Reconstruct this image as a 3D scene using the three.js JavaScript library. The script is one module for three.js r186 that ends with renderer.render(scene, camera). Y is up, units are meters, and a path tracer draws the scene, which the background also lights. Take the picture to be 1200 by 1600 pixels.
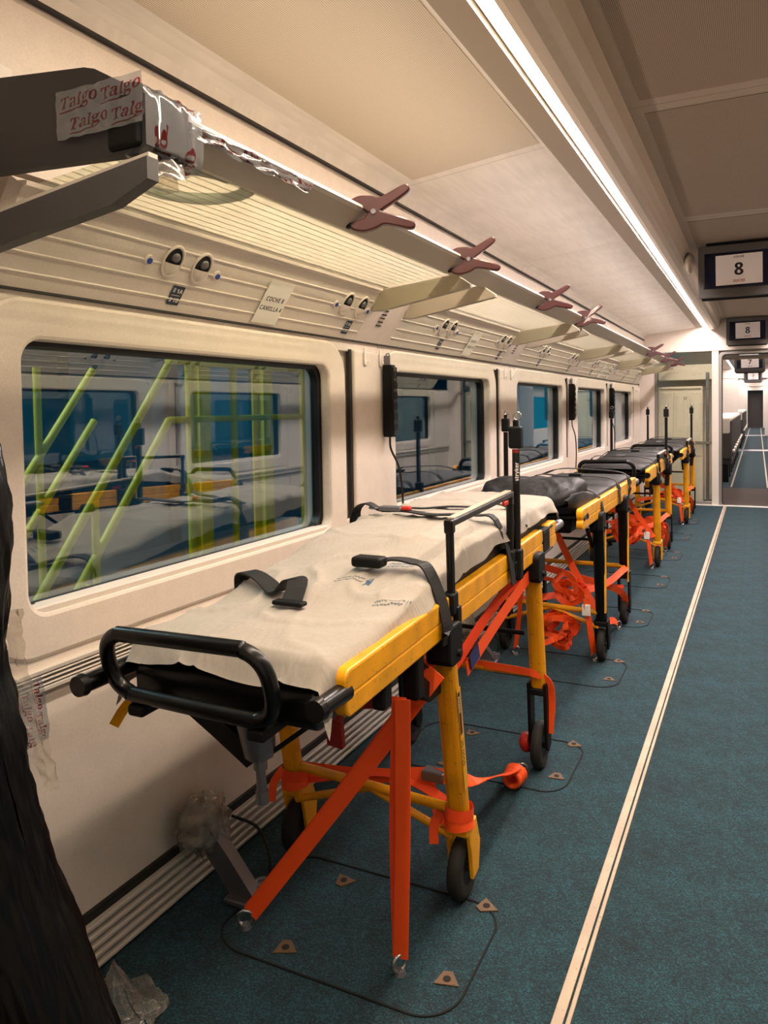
import * as THREE from 'three';
import { RoundedBoxGeometry } from 'three/addons/geometries/RoundedBoxGeometry.js';
import { mergeGeometries } from 'three/addons/utils/BufferGeometryUtils.js';
import { ImprovedNoise } from 'three/addons/math/ImprovedNoise.js';
import { RectAreaLightUniformsLib } from 'three/addons/lights/RectAreaLightUniformsLib.js';

// ------------------------------------------------------------------ camera, sky, exposure
const scene = new THREE.Scene();
const V = (x, y, z) => new THREE.Vector3(x, y, z);
const camera = new THREE.PerspectiveCamera(2 * Math.atan(800 / 1200) * 180 / Math.PI, 0.75, 0.05, 200);
{ // forward axis of the carriage seen at pixel (1184, 630), principal point at (600, 682), roll 0.9 degrees
  const f = 1200, fw = V((1184 - 600) / f, (630 - 682) / f, 1).normalize();
  const dn = V(Math.tan(0.9 * Math.PI / 180), 1, 0); dn.z = -(dn.x * fw.x + dn.y * fw.y) / fw.z; dn.normalize();
  const rt = dn.clone().cross(fw);
  const row = (v, s) => [v.x * s, v.y * s, v.z * s];
  const R = [row(rt, 1), row(dn, -1), row(fw, -1)];
  const m = new THREE.Matrix4().makeBasis(V(R[0][0], R[1][0], R[2][0]), V(-R[0][1], -R[1][1], -R[2][1]), V(-R[0][2], -R[1][2], -R[2][2]));
  camera.quaternion.setFromRotationMatrix(m);
  camera.position.set(0, 1.56, 0);
  camera.setViewOffset(1200, 1600, 0, 118, 1200, 1600);
}
const EXPOSURE = 0.97;
scene.background = new THREE.Color(0.012, 0.17, 0.25);      // the hall beyond, in blue dusk light
RectAreaLightUniformsLib.init();
const renderer = new THREE.WebGLRenderer({ antialias: true });
renderer.toneMapping = THREE.LinearToneMapping;
renderer.toneMappingExposure = EXPOSURE;
renderer.shadowMap.enabled = true;
// colours and strengths of the tubes: [near the camera, down the car]
const TUBE = { warm: [1.0, 0.82, 0.63], cool: [1.0, 0.86, 0.82], strip: 125, rack: 44, glow: 3 };

// ------------------------------------------------------------------ helpers
const PI = Math.PI, noise = new ImprovedNoise();
let seed = 7; const rnd = () => { seed = (seed * 1664525 + 1013904223) >>> 0; return seed / 4294967296; };
const rr = (a, b) => a + (b - a) * rnd();
const NZ = (x, y, z = 0) => noise.noise(x + 31.7, y + 11.3, z + 5.1);
const names = new Map();
function numbered(n) { const k = names.get(n) ?? 0; names.set(n, k + 1); return k ? `${n}_${String(k).padStart(3, '0')}` : n; }
function prep(g) { // non-indexed, position + normal + uv in metres by the facing of each triangle
  if (g.userData.keep) { const q = g.index ? g.toNonIndexed() : g; for (const k of Object.keys(q.attributes)) if (!['position', 'normal', 'uv'].includes(k)) q.deleteAttribute(k); return q; }
  g = g.index ? g.toNonIndexed() : g;
  for (const k of Object.keys(g.attributes)) if (!['position', 'normal'].includes(k)) g.deleteAttribute(k);
  if (!g.attributes.normal) g.computeVertexNormals();
  const p = g.attributes.position, uv = new Float32Array(p.count * 2);
  for (let i = 0; i < p.count; i += 3) {
    const a = V().fromBufferAttribute(p, i), b = V().fromBufferAttribute(p, i + 1), c = V().fromBufferAttribute(p, i + 2);
    const n = b.clone().sub(a).cross(c.clone().sub(a)); const ax = Math.abs(n.x), ay = Math.abs(n.y), az = Math.abs(n.z);
    [a, b, c].forEach((v, k) => { const [s, t] = ax >= ay && ax >= az ? [v.z, v.y] : ay >= az ? [v.x, v.z] : [v.x, v.y]; uv[(i + k) * 2] = s; uv[(i + k) * 2 + 1] = t; });
  }
  g.setAttribute('uv', new THREE.BufferAttribute(uv, 2));
  return g;
}
function mesh(name, geos, mat, parent = scene) {
  const list = (Array.isArray(geos) ? geos : [geos]).map(prep);
  const m = new THREE.Mesh(list.length > 1 ? mergeGeometries(list) : list[0], mat);
  m.name = parent === scene ? numbered(name) : name; m.castShadow = m.receiveShadow = true; parent.add(m); return m;
}
function tag(o, label, category, group, kind) {
  if (label) o.userData.label = label; if (category) o.userData.category = category;
  if (group) o.userData.group = group; if (kind) o.userData.kind = kind; return o;
}
function thing(name, label, category, pos = [0, 0, 0], turn = 0, group) {
  const o = new THREE.Group(); o.name = numbered(name); o.position.set(...pos); o.rotation.y = turn; scene.add(o);
  return tag(o, label, category, group);
}
function struct(name, pos = [0, 0, 0]) { const o = new THREE.Group(); o.name = numbered(name); o.position.set(...pos); scene.add(o); return tag(o, null, null, null, 'structure'); }
function dup(src, pos, turn, label) { const c = src.clone(); c.name = numbered(src.name.replace(/_\d{3}$/, '')); c.position.set(...pos); c.rotation.y = turn; if (label) c.userData.label = label; scene.add(c); return c; }
const box = (w, h, d, x = 0, y = 0, z = 0) => new THREE.BoxGeometry(w, h, d).translate(x, y, z);
const rbox = (w, h, d, x = 0, y = 0, z = 0, r = 0.006, s = 2) => new RoundedBoxGeometry(w, h, d, s, Math.min(r, w / 2.01, h / 2.01, d / 2.01)).translate(x, y, z);
const P3 = (p) => Array.isArray(p) ? V(...p) : p;
function cyl(a, b, r0, r1 = r0, n = 14) {
  a = P3(a); b = P3(b); const d = b.clone().sub(a), g = new THREE.CylinderGeometry(r1, r0, d.length(), n);
  g.applyQuaternion(new THREE.Quaternion().setFromUnitVectors(V(0, 1, 0), d.normalize())); const c = a.clone().add(b).multiplyScalar(0.5); return g.translate(c.x, c.y, c.z);
}
function tube(pts, r, closed = false, seg = 0, n = 10, tension = 0.5) {
  const c = new THREE.CatmullRomCurve3(pts.map(P3), closed, 'catmullrom', tension); return new THREE.TubeGeometry(c, seg || pts.length * 8, r, n, closed);
}
function cornerPath(pts, rad, closed = false) { // polyline with rounded corners
  pts = pts.map(P3); const out = [], n = pts.length;
  for (let i = 0; i < n; i++) {
    if (!closed && (i === 0 || i === n - 1)) { out.push(pts[i]); continue; }
    const p = pts[i], a = pts[(i - 1 + n) % n], b = pts[(i + 1) % n];
    const da = a.clone().sub(p), db = b.clone().sub(p), r = Math.min(rad, da.length() * 0.48, db.length() * 0.48);
    const s = p.clone().add(da.setLength(r)), e = p.clone().add(db.setLength(r));
    for (let k = 0; k <= 6; k++) { const t = k / 6; out.push(s.clone().multiplyScalar((1 - t) ** 2).add(p.clone().multiplyScalar(2 * t * (1 - t))).add(e.clone().multiplyScalar(t * t))); }
  }
  return out;
}
function sweep(path, profile, up, closed = false) { // profile: [[a, b] ...] closed outline, a along the side vector, b along the normal
  path = path.map(P3); const n = path.length, m = profile.length, pos = [];
  const upAt = typeof up === 'function' ? up : () => P3(up);
  const rings = path.map((p, i) => {
    const t = (path[Math.min(i + 1, n - 1)] ?? p).clone().sub(path[Math.max(i - 1, 0)]);
    if (closed) t.copy(path[(i + 1) % n]).sub(path[(i - 1 + n) % n]);
    t.normalize(); const u = upAt(i / (n - 1), i).clone(); const s = u.clone().cross(t).normalize(), w = t.clone().cross(s).normalize();
    return profile.map(([a, b]) => p.clone().addScaledVector(s, a).addScaledVector(w, b));
  });
  const tri = (a, b, c) => pos.push(...a.toArray(), ...b.toArray(), ...c.toArray());
  for (let i = 0; i < (closed ? n : n - 1); i++) for (let k = 0; k < m; k++) {
    const A = rings[i], B = rings[(i + 1) % n], k2 = (k + 1) % m; tri(A[k], A[k2], B[k2]); tri(A[k], B[k2], B[k]);
  }
  if (!closed) for (let k = 1; k < m - 1; k++) { tri(rings[0][0], rings[0][k + 1], rings[0][k]); tri(rings[n - 1][0], rings[n - 1][k], rings[n - 1][k + 1]); }
  const g = new THREE.BufferGeometry(); g.setAttribute('position', new THREE.Float32BufferAttribute(pos, 3)); g.computeVertexNormals(); return g;
}
const strapProfile = (w, t) => [[-w / 2, -t / 2], [w / 2, -t / 2], [w / 2, t / 2], [-w / 2, t / 2]];
function ribbon(pts, w, t, up, smooth = true, closed = false, seg = 0) {
  pts = pts.map(P3); const path = smooth ? new THREE.CatmullRomCurve3(pts, closed, 'catmullrom', 0.5).getPoints(seg || pts.length * 6) : pts;
  if (closed) path.pop(); return sweep(path, strapProfile(w, t), up, closed);
}
function shapeOf(pts) { const s = new THREE.Shape(); pts.forEach((p, i) => i ? s.lineTo(p[0], p[1]) : s.moveTo(p[0], p[1])); s.closePath(); return s; }
function roundRect(x0, y0, x1, y1, r, S = THREE.Shape) {
  const s = new S(); s.moveTo(x0 + r, y0); s.lineTo(x1 - r, y0); s.absarc(x1 - r, y0 + r, r, -PI / 2, 0, false); s.lineTo(x1, y1 - r); s.absarc(x1 - r, y1 - r, r, 0, PI / 2, false);
  s.lineTo(x0 + r, y1); s.absarc(x0 + r, y1 - r, r, PI / 2, PI, false); s.lineTo(x0, y0 + r); s.absarc(x0 + r, y0 + r, r, PI, PI * 1.5, false); s.closePath(); return s;
}
const extr = (shape, depth, bevel = 0, bs = 2) => new THREE.ExtrudeGeometry(shape, { depth, bevelEnabled: bevel > 0, bevelThickness: bevel, bevelSize: bevel, bevelSegments: bs, curveSegments: 8 });
// outline drawn in (x, y) pulled along z from z0 to z1
const prism = (pts, z0, z1) => extr(shapeOf(pts), Math.abs(z1 - z0)).translate(0, 0, Math.min(z0, z1));
// outline drawn in (z, y) pulled along x from x0 to x1
const slab = (shape, x0, x1, bevel = 0) => extr(shape, Math.abs(x1 - x0) - 2 * bevel, bevel).rotateY(-PI / 2).translate(Math.max(x0, x1) - bevel, 0, 0);
function grid(nu, nv, fn, both = 0) { // open sheet fn(u, v) -> [x, y, z]; uv kept 0..1
  const pos = [], uv = [], idx = [];
  for (let i = 0; i <= nu; i++) for (let j = 0; j <= nv; j++) { pos.push(...fn(i / nu, j / nv)); uv.push(i / nu, j / nv); }
  for (let i = 0; i < nu; i++) for (let j = 0; j < nv; j++) { const a = i * (nv + 1) + j, b = a + nv + 1; idx.push(a, b, a + 1, b, b + 1, a + 1); }
  const g = new THREE.BufferGeometry(); g.setAttribute('position', new THREE.Float32BufferAttribute(pos, 3)); g.setAttribute('uv', new THREE.Float32BufferAttribute(uv, 2)); g.setIndex(idx); g.computeVertexNormals(); g.userData.keep = 1; return g;
}
function tex(size, fn, rep, srgb = true, h = size) {
  const d = new Uint8Array(size * h * 4);
  for (let y = 0; y < h; y++) for (let x = 0; x < size; x++) { const c = fn(x / size, y / h, x, y), k = (y * size + x) * 4; d[k] = c[0]; d[k + 1] = c[1]; d[k + 2] = c[2]; d[k + 3] = 255; }
  const t = new THREE.DataTexture(d, size, h); t.wrapS = t.wrapT = THREE.RepeatWrapping; t.magFilter = THREE.LinearFilter; t.minFilter = THREE.LinearMipmapLinearFilter; t.generateMipmaps = true;
  if (srgb) t.colorSpace = THREE.SRGBColorSpace; if (rep) t.repeat.set(rep, rep); t.needsUpdate = true; return t;
}
function canvasTex(w, h, draw) { const c = document.createElement('canvas'); c.width = w; c.height = h; const x = c.getContext('2d'); draw(x, w, h); const t = new THREE.CanvasTexture(c); t.colorSpace = THREE.SRGBColorSpace; return t; }
// tileable noise
const hash = (x, y, s) => { let n = Math.imul(x, 374761393) ^ Math.imul(y, 668265263) ^ Math.imul(s, 1442695041); n = Math.imul(n ^ (n >>> 13), 1274126177); return ((n ^ (n >>> 16)) >>> 0) / 4294967296; };
function tnoise(u, v, f, s) { const x = u * f, y = v * f, x0 = Math.floor(x), y0 = Math.floor(y), a = x - x0, b = y - y0, w = (q) => q * q * (3 - 2 * q), H = (i, j) => hash((i % f + f) % f, (j % f + f) % f, s); const A = w(a), B = w(b); return (H(x0, y0) * (1 - A) + H(x0 + 1, y0) * A) * (1 - B) + (H(x0, y0 + 1) * (1 - A) + H(x0 + 1, y0 + 1) * A) * B; }

// ------------------------------------------------------------------ materials
const std = (color, roughness = 0.6, o = {}) => new THREE.MeshPhysicalMaterial({ color, roughness, ...o });
const plasticGrain = tex(256, (u, v) => { const n = 236 + 13 * tnoise(u, v, 128, 1) + 6 * tnoise(u, v, 9, 2); return [n, n, n]; }, 3);
const carpetTex = tex(512, (u, v) => {
  const a = tnoise(u, v, 256, 3), b = tnoise(u, v, 128, 4), c = tnoise(u, v, 20, 5), d = tnoise(u, v, 6, 6);
  const k = 0.42 + 0.62 * a * b * 1.7 + 0.14 * (c - 0.5) + 0.16 * (d - 0.5); return [28 * k, 72 * k, 84 * k];
}, 2);
const carpetBump = tex(256, (u, v) => { const n = 255 * (0.6 * tnoise(u, v, 128, 7) + 0.4 * tnoise(u, v, 64, 8)); return [n, n, n]; }, 4, false);
const perfTex = tex(256, (u, v) => { const x = (u * 32) % 1 - 0.5, y = (v * 32) % 1 - 0.5, r = Math.hypot(x, y); const n = r < 0.27 ? 95 : 236; return [n, n * 0.985, n * 0.96]; }, 5);
const woodTex = tex(256, (u, v) => { const n = 232 + 10 * tnoise(u, v, 6, 21) + 12 * (tnoise(u, v * 0.12, 64, 22) - 0.5); return [n, n, n]; }, 1);
const weave = tex(64, (u, v) => { const n = 226 + 29 * ((Math.floor(u * 32) + Math.floor(v * 32)) % 2); return [n, n, n]; }, 60);
const weaveB = weave.clone(); weaveB.colorSpace = THREE.NoColorSpace;
const clothBump = tex(256, (u, v) => { const n = 255 * (0.5 * tnoise(u, v, 12, 31) + 0.35 * tnoise(u, v, 40, 32) + 0.15 * tnoise(u, v, 128, 33)); return [n, n, n]; }, 1.6, false);
const scuff = tex(256, (u, v) => { const a = tnoise(u, v, 10, 41), b = tnoise(u, v, 90, 42); const n = 214 + 36 * a - (b > 0.93 ? 70 : 0); return [n, n * 0.985, n * 0.95]; }, 2);
const M = {
  cream: std('#ece0d4', 0.42, { map: plasticGrain }),
  wallLow: std('#e6dace', 0.5, { map: plasticGrain }),
  ceiling: std('#ded6cc', 0.5, { map: woodTex }),
  ceilPerf: std('#d8cdbd', 0.6, { map: perfTex }),
  centre: std('#a39586', 0.6, { map: plasticGrain }),
  centrePerf: std('#a09081', 0.65, { map: perfTex }),
  beam: std('#baab9a', 0.33, { map: plasticGrain }),
  fascia: std('#e6dbcf', 0.45, { map: plasticGrain }),
  dark: std('#191512', 0.6), seam: std('#8d8072', 0.7), gasket: std('#0c0d0f', 0.45),
  slot: std('#15110e', 0.8), greyMetal: std('#8f8a83', 0.4, { metalness: 0.6 }), alu: std('#d3ccc1', 0.4, { metalness: 0.15 }),
  railGrey: std('#bdb4a6', 0.45, { metalness: 0.1 }), bracket: std('#a89f8c', 0.5, { metalness: 0.15 }),
  carpet: std('#ffffff', 0.95, { map: carpetTex, bumpMap: carpetBump, bumpScale: 0.003 }),
  cut: std('#04090b', 0.95), holeMetal: std('#6f563f', 0.6, { metalness: 0.3, map: scuff }), hole: std('#120d09', 0.9),
  line: std('#bfae9c', 0.6, { map: scuff }),
  yellow: std('#ffb400', 0.38, { map: scuff, clearcoat: 0.15, clearcoatRoughness: 0.3 }),
  yellowLeg: std('#eda300', 0.42, { map: scuff }),
  groove: std('#2a1604', 0.7),
  black: std('#040404', 0.32, { specularIntensity: 0.6, clearcoat: 0.2, clearcoatRoughness: 0.2 }), blackMatt: std('#060606', 0.6, { specularIntensity: 0.5 }), blackFabric: std('#131213', 0.55, { specularIntensity: 0.7, bumpMap: clothBump, bumpScale: 0.004 }), blackStrap: std('#0b0b0b', 0.65, { map: weave }),
  rubber: std('#100f0e', 0.75), hub: std('#1c1b1a', 0.5), tyre: std('#16130f', 0.8),
  sheet: std('#aca69f', 0.85, { bumpMap: clothBump, bumpScale: 0.006, sheen: 0.3, sheenColor: new THREE.Color(1, 1, 1), side: THREE.DoubleSide }),
  orange: std('#ff550c', 0.6, { map: weave }), orangeDark: std('#f54807', 0.65, { map: weave }), redPlastic: std('#8d1410', 0.45), redCap: std('#c92a16', 0.5),
  steel: std('#b9b7b4', 0.25, { metalness: 0.9 }), steelDull: std('#77757a', 0.4, { metalness: 0.7 }),
  clampRed: std('#420f0d', 0.4, { clearcoat: 0.3 }), blueLabel: std('#12285e', 0.5), white: std('#eee9e1', 0.6), blueJack: std('#1e3f9a', 0.4),
  lens: std('#f2e7cf', 0.25), darkPanel: std('#2c2a2c', 0.6, { map: plasticGrain }), seatGrey: std('#4a4440', 0.8), seatWhite: std('#ddd5c8', 0.8), yellowOut: std('#ead01a', 0.5), hallFloor: std('#20323a', 0.8), hallWall: std('#2c6478', 0.7),
};
// coated double glazing: mirrors the lit car, lets the blue hall through
M.pane = new THREE.MeshPhysicalMaterial({ color: '#c4dce0', roughness: 0, transmission: 1, thickness: 0, ior: 2.35 });
M.clear = new THREE.MeshPhysicalMaterial({ color: '#f4f6f0', roughness: 0, transmission: 1, thickness: 0, ior: 1.5 });
const frit = tex(64, (u, v) => { const d = ((v * 1) % 1); const l = d < 0.16; return l ? [150, 158, 124] : [246, 250, 230]; }, 1); frit.repeat.set(1, 12);
M.shelf = new THREE.MeshPhysicalMaterial({ color: '#ffffff', map: frit, roughness: 0.32, transmission: 0.94, thickness: 0, ior: 1.5 });
const film = (label) => new THREE.MeshPhysicalMaterial({ color: '#ffffff', map: label, roughness: 0.16, transmission: 0.86, thickness: 0, ior: 1.55, side: THREE.DoubleSide });
const filmPlain = tex(8, () => [226, 220, 212], 1);
const tapeText = canvasTex(512, 256, (x, w, h) => {
  x.fillStyle = '#efe8e2'; x.fillRect(0, 0, w, h); x.fillStyle = '#a8161a'; x.font = 'italic bold 84px serif';
  for (let r = 0; r < 2; r++) for (let c = 0; c < 2; c++) { x.save(); x.translate(20 + c * 250 + r * 60, 100 + r * 120); x.rotate(-0.1); x.fillText('Talgo', 0, 0); x.fillRect(0, 14, 150, 7); x.restore(); }
}); tapeText.wrapS = tapeText.wrapT = THREE.RepeatWrapping;
M.film = film(filmPlain); M.filmText = film(tapeText); M.filmText.transmission = 0.8; M.filmText.color.set('#ccd6e2');

// ------------------------------------------------------------------ numbers of the car
const CX = -0.14, PITCH = 2.25, ZB = 0.95, ZE = -12.8, NB = 5, zg = (i) => -1.37 - PITCH * i;   // glass of window i runs from zg to zg - 1.57
const ZMID = -6.665;                                                                             // the car is the same from both ends about here
const WX = -1.7;

// ------------------------------------------------------------------ floor
{
  const floor = struct('floor');
  mesh('carpet', [box(3.4, 0.1, ZB - ZE + 0.1, CX, -0.05, (ZB + ZE) / 2)], M.carpet, floor);
  mesh('threshold_plate', [rbox(0.9, 0.012, 2.7, CX, -0.004, -14.2, 0.004)], std('#4a3c34', 0.8, { specularIntensity: 0.35 }), floor);
  mesh('threshold_strip', [rbox(1.9, 0.014, 0.09, CX, 0.002, -12.78, 0.005)], M.alu, floor);
  // mounting plates left where the seats stood: a cut in the carpet and bare metal at the anchor holes
  const outline = (x0, x1, z0, z1) => { const s = roundRect(x0, z0, x1, z1, 0.11); return s.getPoints(10); };
  const tri = shapeOf([[-0.034, -0.02], [0.034, -0.02], [0.012, 0.03], [-0.012, 0.03]]);
  for (let k = 0; k < 8; k++) {
    const zc = -2.0 - 1.27 * k, pts = outline(-1.46, -0.7, -zc - 0.25, -zc + 0.25).map((p) => V(p.x + 0.006 * NZ(p.y * 9, k), 0.0015, -p.y + 0.005 * NZ(p.x * 9, k + 3)));
    pts.pop();
    mesh('carpet_cut', sweep(pts, strapProfile(0.006, 0.004), V(0, 1, 0), true), M.cut, floor);
    for (const [dx, dz, a] of [[-0.76, 0.1, 0.4], [-0.76, -0.24, 2.2], [-1.23, -0.17, 2.9], [-1.23, 0.18, 0.2]]) {
      const g = extr(tri, 0.002, 0.001, 1).rotateX(-PI / 2).rotateY(a + rr(-0.3, 0.3)).translate(dx, 0.001, zc + dz);
      const p = mesh('anchor_plate', g, M.holeMetal, floor);
      mesh('bolt_hole', new THREE.CylinderGeometry(0.011, 0.011, 0.002, 12).translate(dx, 0.0045, zc + dz), M.hole, p);
    }
  }
  const line = struct('trim_1');
  mesh('marking_strip', [rbox(0.028, 0.006, 12.9, -0.445 - 0.009, 0.003, -6.33, 0.002), rbox(0.012, 0.009, 12.9, -0.428, 0.004, -6.33, 0.003)], M.line, line);
}

// ------------------------------------------------------------------ side walls (built about the centre line, then turned for the other side)
function sideWall(name) {
  const w = struct(name, [CX, 0, ZMID]), x = WX - CX, L = ZB - ZE, zc = (ZB + ZE) / 2 - ZMID, Z = (z) => z - ZMID;
  const zA = Z(ZB), zB = Z(ZE);
  mesh('outer_skin', [box(0.06, 0.92, L, x - 0.12, 0.46, zc), box(0.06, 1.05, L, x - 0.12, 2.3, zc)], M.wallLow, w);
  // window posts between the openings, outside to inside
  const edges = [zA]; for (let i = 0; i < NB; i++) edges.push(Z(zg(i) + 0.04), Z(zg(i) - 1.61)); edges.push(zB);
  for (let k = 0; k < edges.length; k += 2) mesh('window_post', box(0.11, 0.9, edges[k] - edges[k + 1], x - 0.09, 1.39, (edges[k] + edges[k + 1]) / 2), M.wallLow, w);
  for (let i = -1; i < NB; i++) {
    const a = i < 0 ? zA : Z(zg(i) + 0.17), b = i === NB - 1 ? zB : Z(zg(i) - 1.57 - 0.2 - (PITCH - 1.57 - 0.37));
    mesh('lower_panel', rbox(0.05, 0.70, a - b - 0.006, x - 0.03, 0.495, (a + b) / 2, 0.006), M.wallLow, w);
    mesh('sill_panel', rbox(0.06, 0.17, a - b - 0.004, x - 0.03, 0.967 - 0.0, (a + b) / 2, 0.005), M.cream, w);
    mesh('head_panel', rbox(0.05, 0.05, a - b - 0.004, x - 0.035, 1.855, (a + b) / 2, 0.004), M.cream, w);
  }
  // proud column beside each window
  for (let i = 0; i < NB; i++) {
    const a = Z(zg(i) - 1.57 - 0.225), b = i === NB - 1 ? zB : Z(zg(i + 1) + 0.115);
    mesh('column_panel', rbox(0.05, 0.95, a - b, x - 0.012, 1.365, (a + b) / 2, 0.012), M.cream, w);
    mesh('column_gap', box(0.02, 0.95, 0.02, x - 0.012, 1.365, a + 0.012), M.dark, w);
  }
  mesh('column_panel', rbox(0.05, 0.95, zA - Z(zg(0) + 0.17), x - 0.012, 1.365, (zA + Z(zg(0) + 0.17)) / 2, 0.012), M.cream, w);
  // air grille under the windows: slats between two bright edges
  mesh('grille_back', box(0.02, 0.06, L, x - 0.01, 0.862, zc), M.dark, w);
  for (let k = 0; k < 5; k++) mesh('grille_slat', rbox(0.026, k === 0 || k === 4 ? 0.012 : 0.005, L, x + 0.004, 0.838 + k * 0.012, zc, 0.002), M.alu, w);
  // heater skirting with five ribs
  mesh('skirting_back', box(0.03, 0.15, L, x - 0.008, 0.075, zc), M.slot, w);
  for (let k = 0; k < 5; k++) mesh('skirting_rib', rbox(0.03, 0.0125, L, x + 0.012 + 0.005 * (4 - k), 0.016 + k * 0.0255, zc, 0.003), M.alu, w);
  mesh('skirting_gap', box(0.03, 0.02, L, x - 0.006, 0.142, zc), M.dark, w);
  // dark shadow gap and trim under the rack
  mesh('gap_strip', box(0.03, 0.016, L, x - 0.012, 1.886, zc), M.dark, w);
  mesh('upper_wall', prism([[-0.16, 1.89], [-0.09, 1.90], [-0.09, 2.1], [0.06, 2.16], [0.08, 2.56], [0.065, 2.585], [-0.16, 2.6]].map(([a, b]) => [x + a, b]), zB, zA), M.cream, w);
  mesh('wall_groove', box(0.014, 0.012, L, x + 0.078, 2.588, zc), M.dark, w);
  // wall hooks
  for (let i = 0; i < NB; i++) for (const d of [0.09, 0.255]) {
    const z0 = Z(zg(i) - 1.57 - 0.225 - d);
    mesh('wall_hook', [rbox(0.006, 0.075, 0.012, x + 0.02, 1.815, z0, 0.002), rbox(0.006, 0.022, 0.03, x + 0.02, 1.782, z0 - 0.012, 0.002), cyl([x + 0.02, 1.787, z0 - 0.022], [x + 0.032, 1.787, z0 - 0.022], 0.006)], M.white, w);
  }
  return w;
}
const wallLeft = sideWall('wall_left');
{ const r = wallLeft.clone(); r.name = 'wall_right'; r.rotation.y = PI; scene.add(r); }

// windows: frame, black gasket, pane
function makeWindow() {
  const w = struct('window_1');
  const ring = (o, gx, r, rg) => { const s = roundRect(-0.785 - o, 1.035 - o * 0.8, 0.785 + o, 1.755 + o * 0.72, r); s.holes.push(roundRect(-0.785 - gx, 1.035 - gx, 0.785 + gx, 1.755 + gx, rg, THREE.Path)); return s; };
  const rim = ring(0.135, 0.012, 0.15, 0.075);
  mesh('window_frame', slab(rim, -0.045, 0.008, 0.012), M.cream, w);
  mesh('gasket', slab(ring(0.03, -0.012, 0.06, 0.06), -0.085, -0.044, 0.004), M.gasket, w);
  mesh('pane', box(0.006, 0.76, 1.62, -0.07, 1.395, 0), M.pane, w);
  return w;
}
{
  const w1 = makeWindow(); w1.position.set(WX, 0, zg(0) - 0.785);
  for (let i = 1; i < NB; i++) { const c = w1.clone(); c.name = `window_${i + 1}`; c.position.z = zg(i) - 0.785; scene.add(c); }
  for (let i = 0; i < NB; i++) { const c = w1.clone(); c.name = `window_${NB + i + 1}`; c.rotation.y = PI; c.position.set(2 * CX - WX, 0, 2 * ZMID - (zg(i) - 0.785)); scene.add(c); }
}

// ------------------------------------------------------------------ ceiling
{
  const c = struct('ceiling', [CX, 0, 0]), m = (g) => { const q = g.clone().scale(-1, 1, 1); const p = q.index ? q.toNonIndexed() : q; const a = p.attributes.position.array, n = p.attributes.normal?.array; for (let i = 0; i < a.length; i += 9) for (let k = 0; k < 3; k++) { [a[i + 3 + k], a[i + 6 + k]] = [a[i + 6 + k], a[i + 3 + k]]; if (n) [n[i + 3 + k], n[i + 6 + k]] = [n[i + 6 + k], n[i + 3 + k]]; } return p; };
  const both = (name, g, mat) => { const o = mesh(name, g, mat, c); mesh(name, m(Array.isArray(g) ? mergeGeometries(g.map(prep)) : prep(g)), mat, c); return o; };
  const X = (x) => x - CX, prof = [[-1.615, 2.592], [-1.60, 2.625], [-1.57, 2.648], [-1.53, 2.66], [-0.765, 2.752]];
  const seams = [ZB, -1.26, -3.51, -5.76, -8.01, -10.26, ZE];
  for (let i = 0; i < seams.length - 1; i++) {
    const a = seams[i] - 0.002, b = seams[i + 1] + 0.002, up = prof.map(([x, y]) => [X(x), y]), over = prof.map(([x, y]) => [X(x), y + 0.03]).reverse();
    both('ceiling_panel', prism([...up, ...over], b, a), M.ceiling);
    // perforated field set into the panel
    const pz0 = b + 0.07, pz1 = a - 0.07, q = (t) => [X(-1.50 + t * 0.62), 2.6625 + t * 0.0746];
    if (i < 2) both('perforated_field', prism([[q(0)[0], q(0)[1] - 0.0025], [q(1)[0], q(1)[1] - 0.0025], [q(1)[0], q(1)[1] + 0.004], [q(0)[0], q(0)[1] + 0.004]], pz0, pz1), M.ceilPerf);
    for (const z of [a - 0.09, a - 0.62, b + 0.62, b + 0.09]) both('panel_screw', new THREE.SphereGeometry(0.008, 10, 6).scale(1, 0.5, 1).translate(X(-0.80), 2.745, z), M.white);
    // centre ceiling
    mesh('centre_panel', box(0.74, 0.03, a - b, 0, 2.857, (a + b) / 2), M.centre, c);
    mesh('perforated_field', box(0.62, 0.006, a - b - 0.16, 0, 2.842, (a + b) / 2), M.centrePerf, c);
  }
  both('seam_backing', box(0.86, 0.01, ZB - ZE, X(-1.19), 2.745, (ZB + ZE) / 2).rotateZ(0.0), M.seam);
  both('cove_channel', prism([[-0.775, 2.79], [-0.68, 2.79], [-0.68, 2.80], [-0.775, 2.80]].map(([x, y]) => [X(x), y]), ZE, ZB), M.white);
  both('beam', prism([[-0.688, 2.79], [-0.688, 2.735], [-0.668, 2.702], [-0.64, 2.69], [-0.60, 2.69], [-0.57, 2.702], [-0.545, 2.727], [-0.522, 2.77], [-0.508, 2.842], [-0.508, 2.87], [-0.6, 2.87]].map(([x, y]) => [X(x), y]), ZE, ZB), M.beam);
  mesh('roof', box(3.5, 0.06, ZB - ZE + 0.1, 0, 2.93, (ZB + ZE) / 2), M.wallLow, c);
}

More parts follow.
